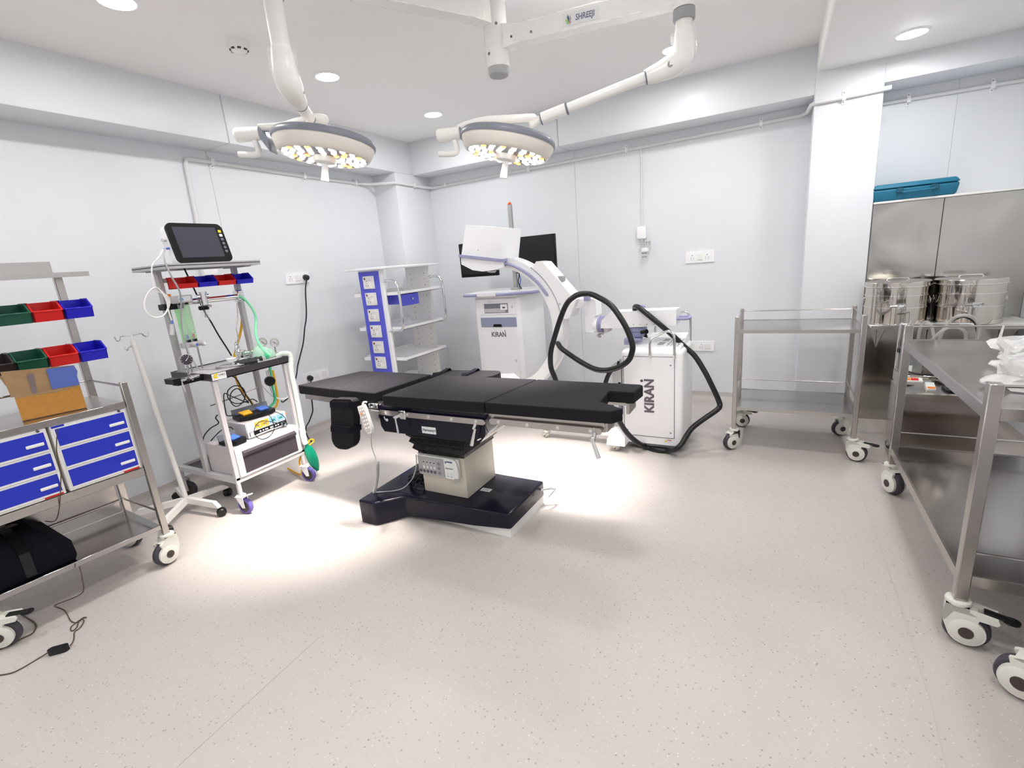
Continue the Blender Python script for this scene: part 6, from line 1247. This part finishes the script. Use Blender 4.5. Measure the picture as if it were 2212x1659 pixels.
build('carry_handle', MB().tube([(.72, 4.392, 1.645), (.725, 4.372, 1.640), (.745, 4.365, 1.640), (.86, 4.365, 1.642), (.885, 4.372, 1.643), (.89, 4.392, 1.648)], .0065, 8, 3), 'teal', t)
for x in (.705, .892): build('case_latch', MB().box(x-.020, x+.020, 4.384, 4.396, 1.640, 1.672, .003, 1), 'teal_d', t)

# ================================================================== suction machine behind the long table
t = thing('suction_machine', 'polished steel suction machine with jars, tubing and a round gauge behind the long table', 'suction machine', (.87, 3.6, 0))
sx0, sx1, sy0, sy1 = .672, 1.075, 3.452, 3.80
build('cabinet', MB().box(sx0, sx1, sy0, sy1, .085, .470, .004, 1), 'mirror', t)
o = build('control_panel', MB().hexa([(sx0-.004, sy0-.006, .470), (sx1+.004, sy0-.006, .470), (sx1+.004, sy1-.05, .470), (sx0-.004, sy1-.05, .470), (sx0-.004, sy0-.004, .480), (sx1+.004, sy0-.004, .480), (sx1+.004, sy0+.125, .530), (sx0-.004, sy0+.125, .530)]), 'drum', t, smooth=False)
build('back_step', MB().box(sx0, sx1, sy0+.126, sy1-.03, .480, .548, .003, 1), 'drum', t)
def onp(x, v, d=0.0): return Vector((x, sy0-.004 + .129*v, .480 + .050*v)) + Vector((0, -.36, .93))*d
build('rocker_switch', MB().prism([onp(.70, .68, .001), onp(.775, .68, .001), onp(.775, .95, .001), onp(.70, .95, .001)], Vector((0, -.36, .93))*.012), 'offwhite', o); build('switch_red', MB().prism([onp(.720, .74, .0135), onp(.756, .74, .0135), onp(.756, .90, .0135), onp(.720, .90, .0135)], Vector((0, -.36, .93))*.002), 'red', o, smooth=False)
build('switch_orange', MB().prism([onp(.703, .74, .0133), onp(.718, .74, .0133), onp(.718, .90, .0133), onp(.703, .90, .0133)], Vector((0, -.36, .93))*.001), 'orange', o, smooth=False)
build('push_switch', MB().prism([onp(.782, .12, .001), onp(.822, .12, .001), onp(.822, .62, .001), onp(.782, .62, .001)], Vector((0, -.36, .93))*.014), 'paper', o); build('switch_orange', MB().prism([onp(.785, .16, .0155), onp(.819, .16, .0155), onp(.819, .30, .0155), onp(.785, .30, .0155)], Vector((0, -.36, .93))*.001), 'orange', o, smooth=False)
gc = onp(.905, .42, .014); nm_ = Vector((0, -.36, .93))
g_ = gauge(o, gc, nm_, .040, 1.2); build('gauge_bezel', MB().lathe([(.036, -.012), (.050, -.012), (.050, .0), (.040, .006), (.036, .004), (.036, -.012)], gc, nm_, 32, False), 'rubber', g_)
build('vacuum_knob', MB().cyl(onp(.915, .92, .0), onp(.915, .92, .03), .012, .010, 14), 'chrome', o)
for x in (.735, .93):
    o = build('collection_jar', MB().lathe([(0, 0), (.060, 0), (.066, .008), (.066, .105), (.058, .120)], (x, sy0+.24, .549), seg=32), 'glass', t)
    build('jar_lid', MB().lathe([(.066, .118), (.070, .120), (.070, .142), (.064, .148), (.02, .152), (0, .152)], (x, sy0+.24, .549), seg=32), 'rubber', o)
    build('jar_spout', MB().cyl((x-.025, sy0+.24, .70), (x-.025, sy0+.24, .735), .006, seg=10).cyl((x+.025, sy0+.24, .70), (x+.025, sy0+.24, .735), .006, seg=10), 'chrome', o)
build('jar_label', MB().box(.690, .735, sy0+.172, sy0+.173, .560, .60), 'paper', t, smooth=False)
build('push_rail', MB().tube([(.69, sy1+.01, .48), (.69, sy1+.01, .80), (.70, sy1-.0, .818), (.72, sy1-.01, .822), (.99, sy1-.01, .822), (1.03, sy1-.01, .812), (1.045, sy1-.01, .785), (1.05, sy1-.01, .74), (1.05, sy1, .48)], .008, 10, 4), 'chrome', t)
cl = 'cleartube'
M['hosepvc'] = mat('clear_hose', (.60, .58, .57), .12, alpha=.40, coat=.5)
build('suction_hose', MB().tube([(.76, 3.69, .735), (.76, 3.67, .82), (.775, 3.65, .858), (.80, 3.63, .84), (.815, 3.62, .78)], .0085, 10, 6), 'hosepvc', t)
build('suction_hose', MB().tube([(.71, 3.69, .735), (.71, 3.69, .83), (.72, 3.69, .86)], .007, 10, 4), 'hosepvc', t)
build('suction_hose', MB().tube([(.84, 3.62, .73), (.85, 3.60, .82), (.88, 3.58, .885), (.92, 3.57, .905), (.965, 3.57, .89), (.995, 3.58, .84), (1.0, 3.60, .76)], .010, 10, 6), 'hosepvc', t)
build('suction_hose', MB().tube([(.80, 3.60, .75), (.825, 3.58, .80), (.86, 3.57, .835), (.90, 3.57, .838), (.94, 3.58, .81), (.955, 3.60, .75)], .009, 10, 6), 'hosepvc', t)
build('black_lead', MB().tube([(.88, 3.6, .87), (.93, 3.6, .893), (.98, 3.6, .86), (1.0, 3.61, .80), (1.0, 3.63, .74)], .006, 8, 6), 'rubber', t)
build('black_lead', MB().tube([(.68, 3.52, .615), (.70, 3.49, .59), (.78, 3.48, .578), (.87, 3.49, .585), (.93, 3.52, .60)], .005, 8, 5), 'rubber', t)
for x in (sx0+.04, sx1-.04):
    for y in (sy0+.04, sy1-.04): fork_caster(t, x, y, 2.0, .032, 'tread', False, 'steel', .086)
build('side_tube', MB().tube([(.668, 3.50, .55), (.655, 3.49, .50), (.66, 3.48, .46), (.652, 3.47, .41)], .003, 6, 5), 'hosepvc', t)
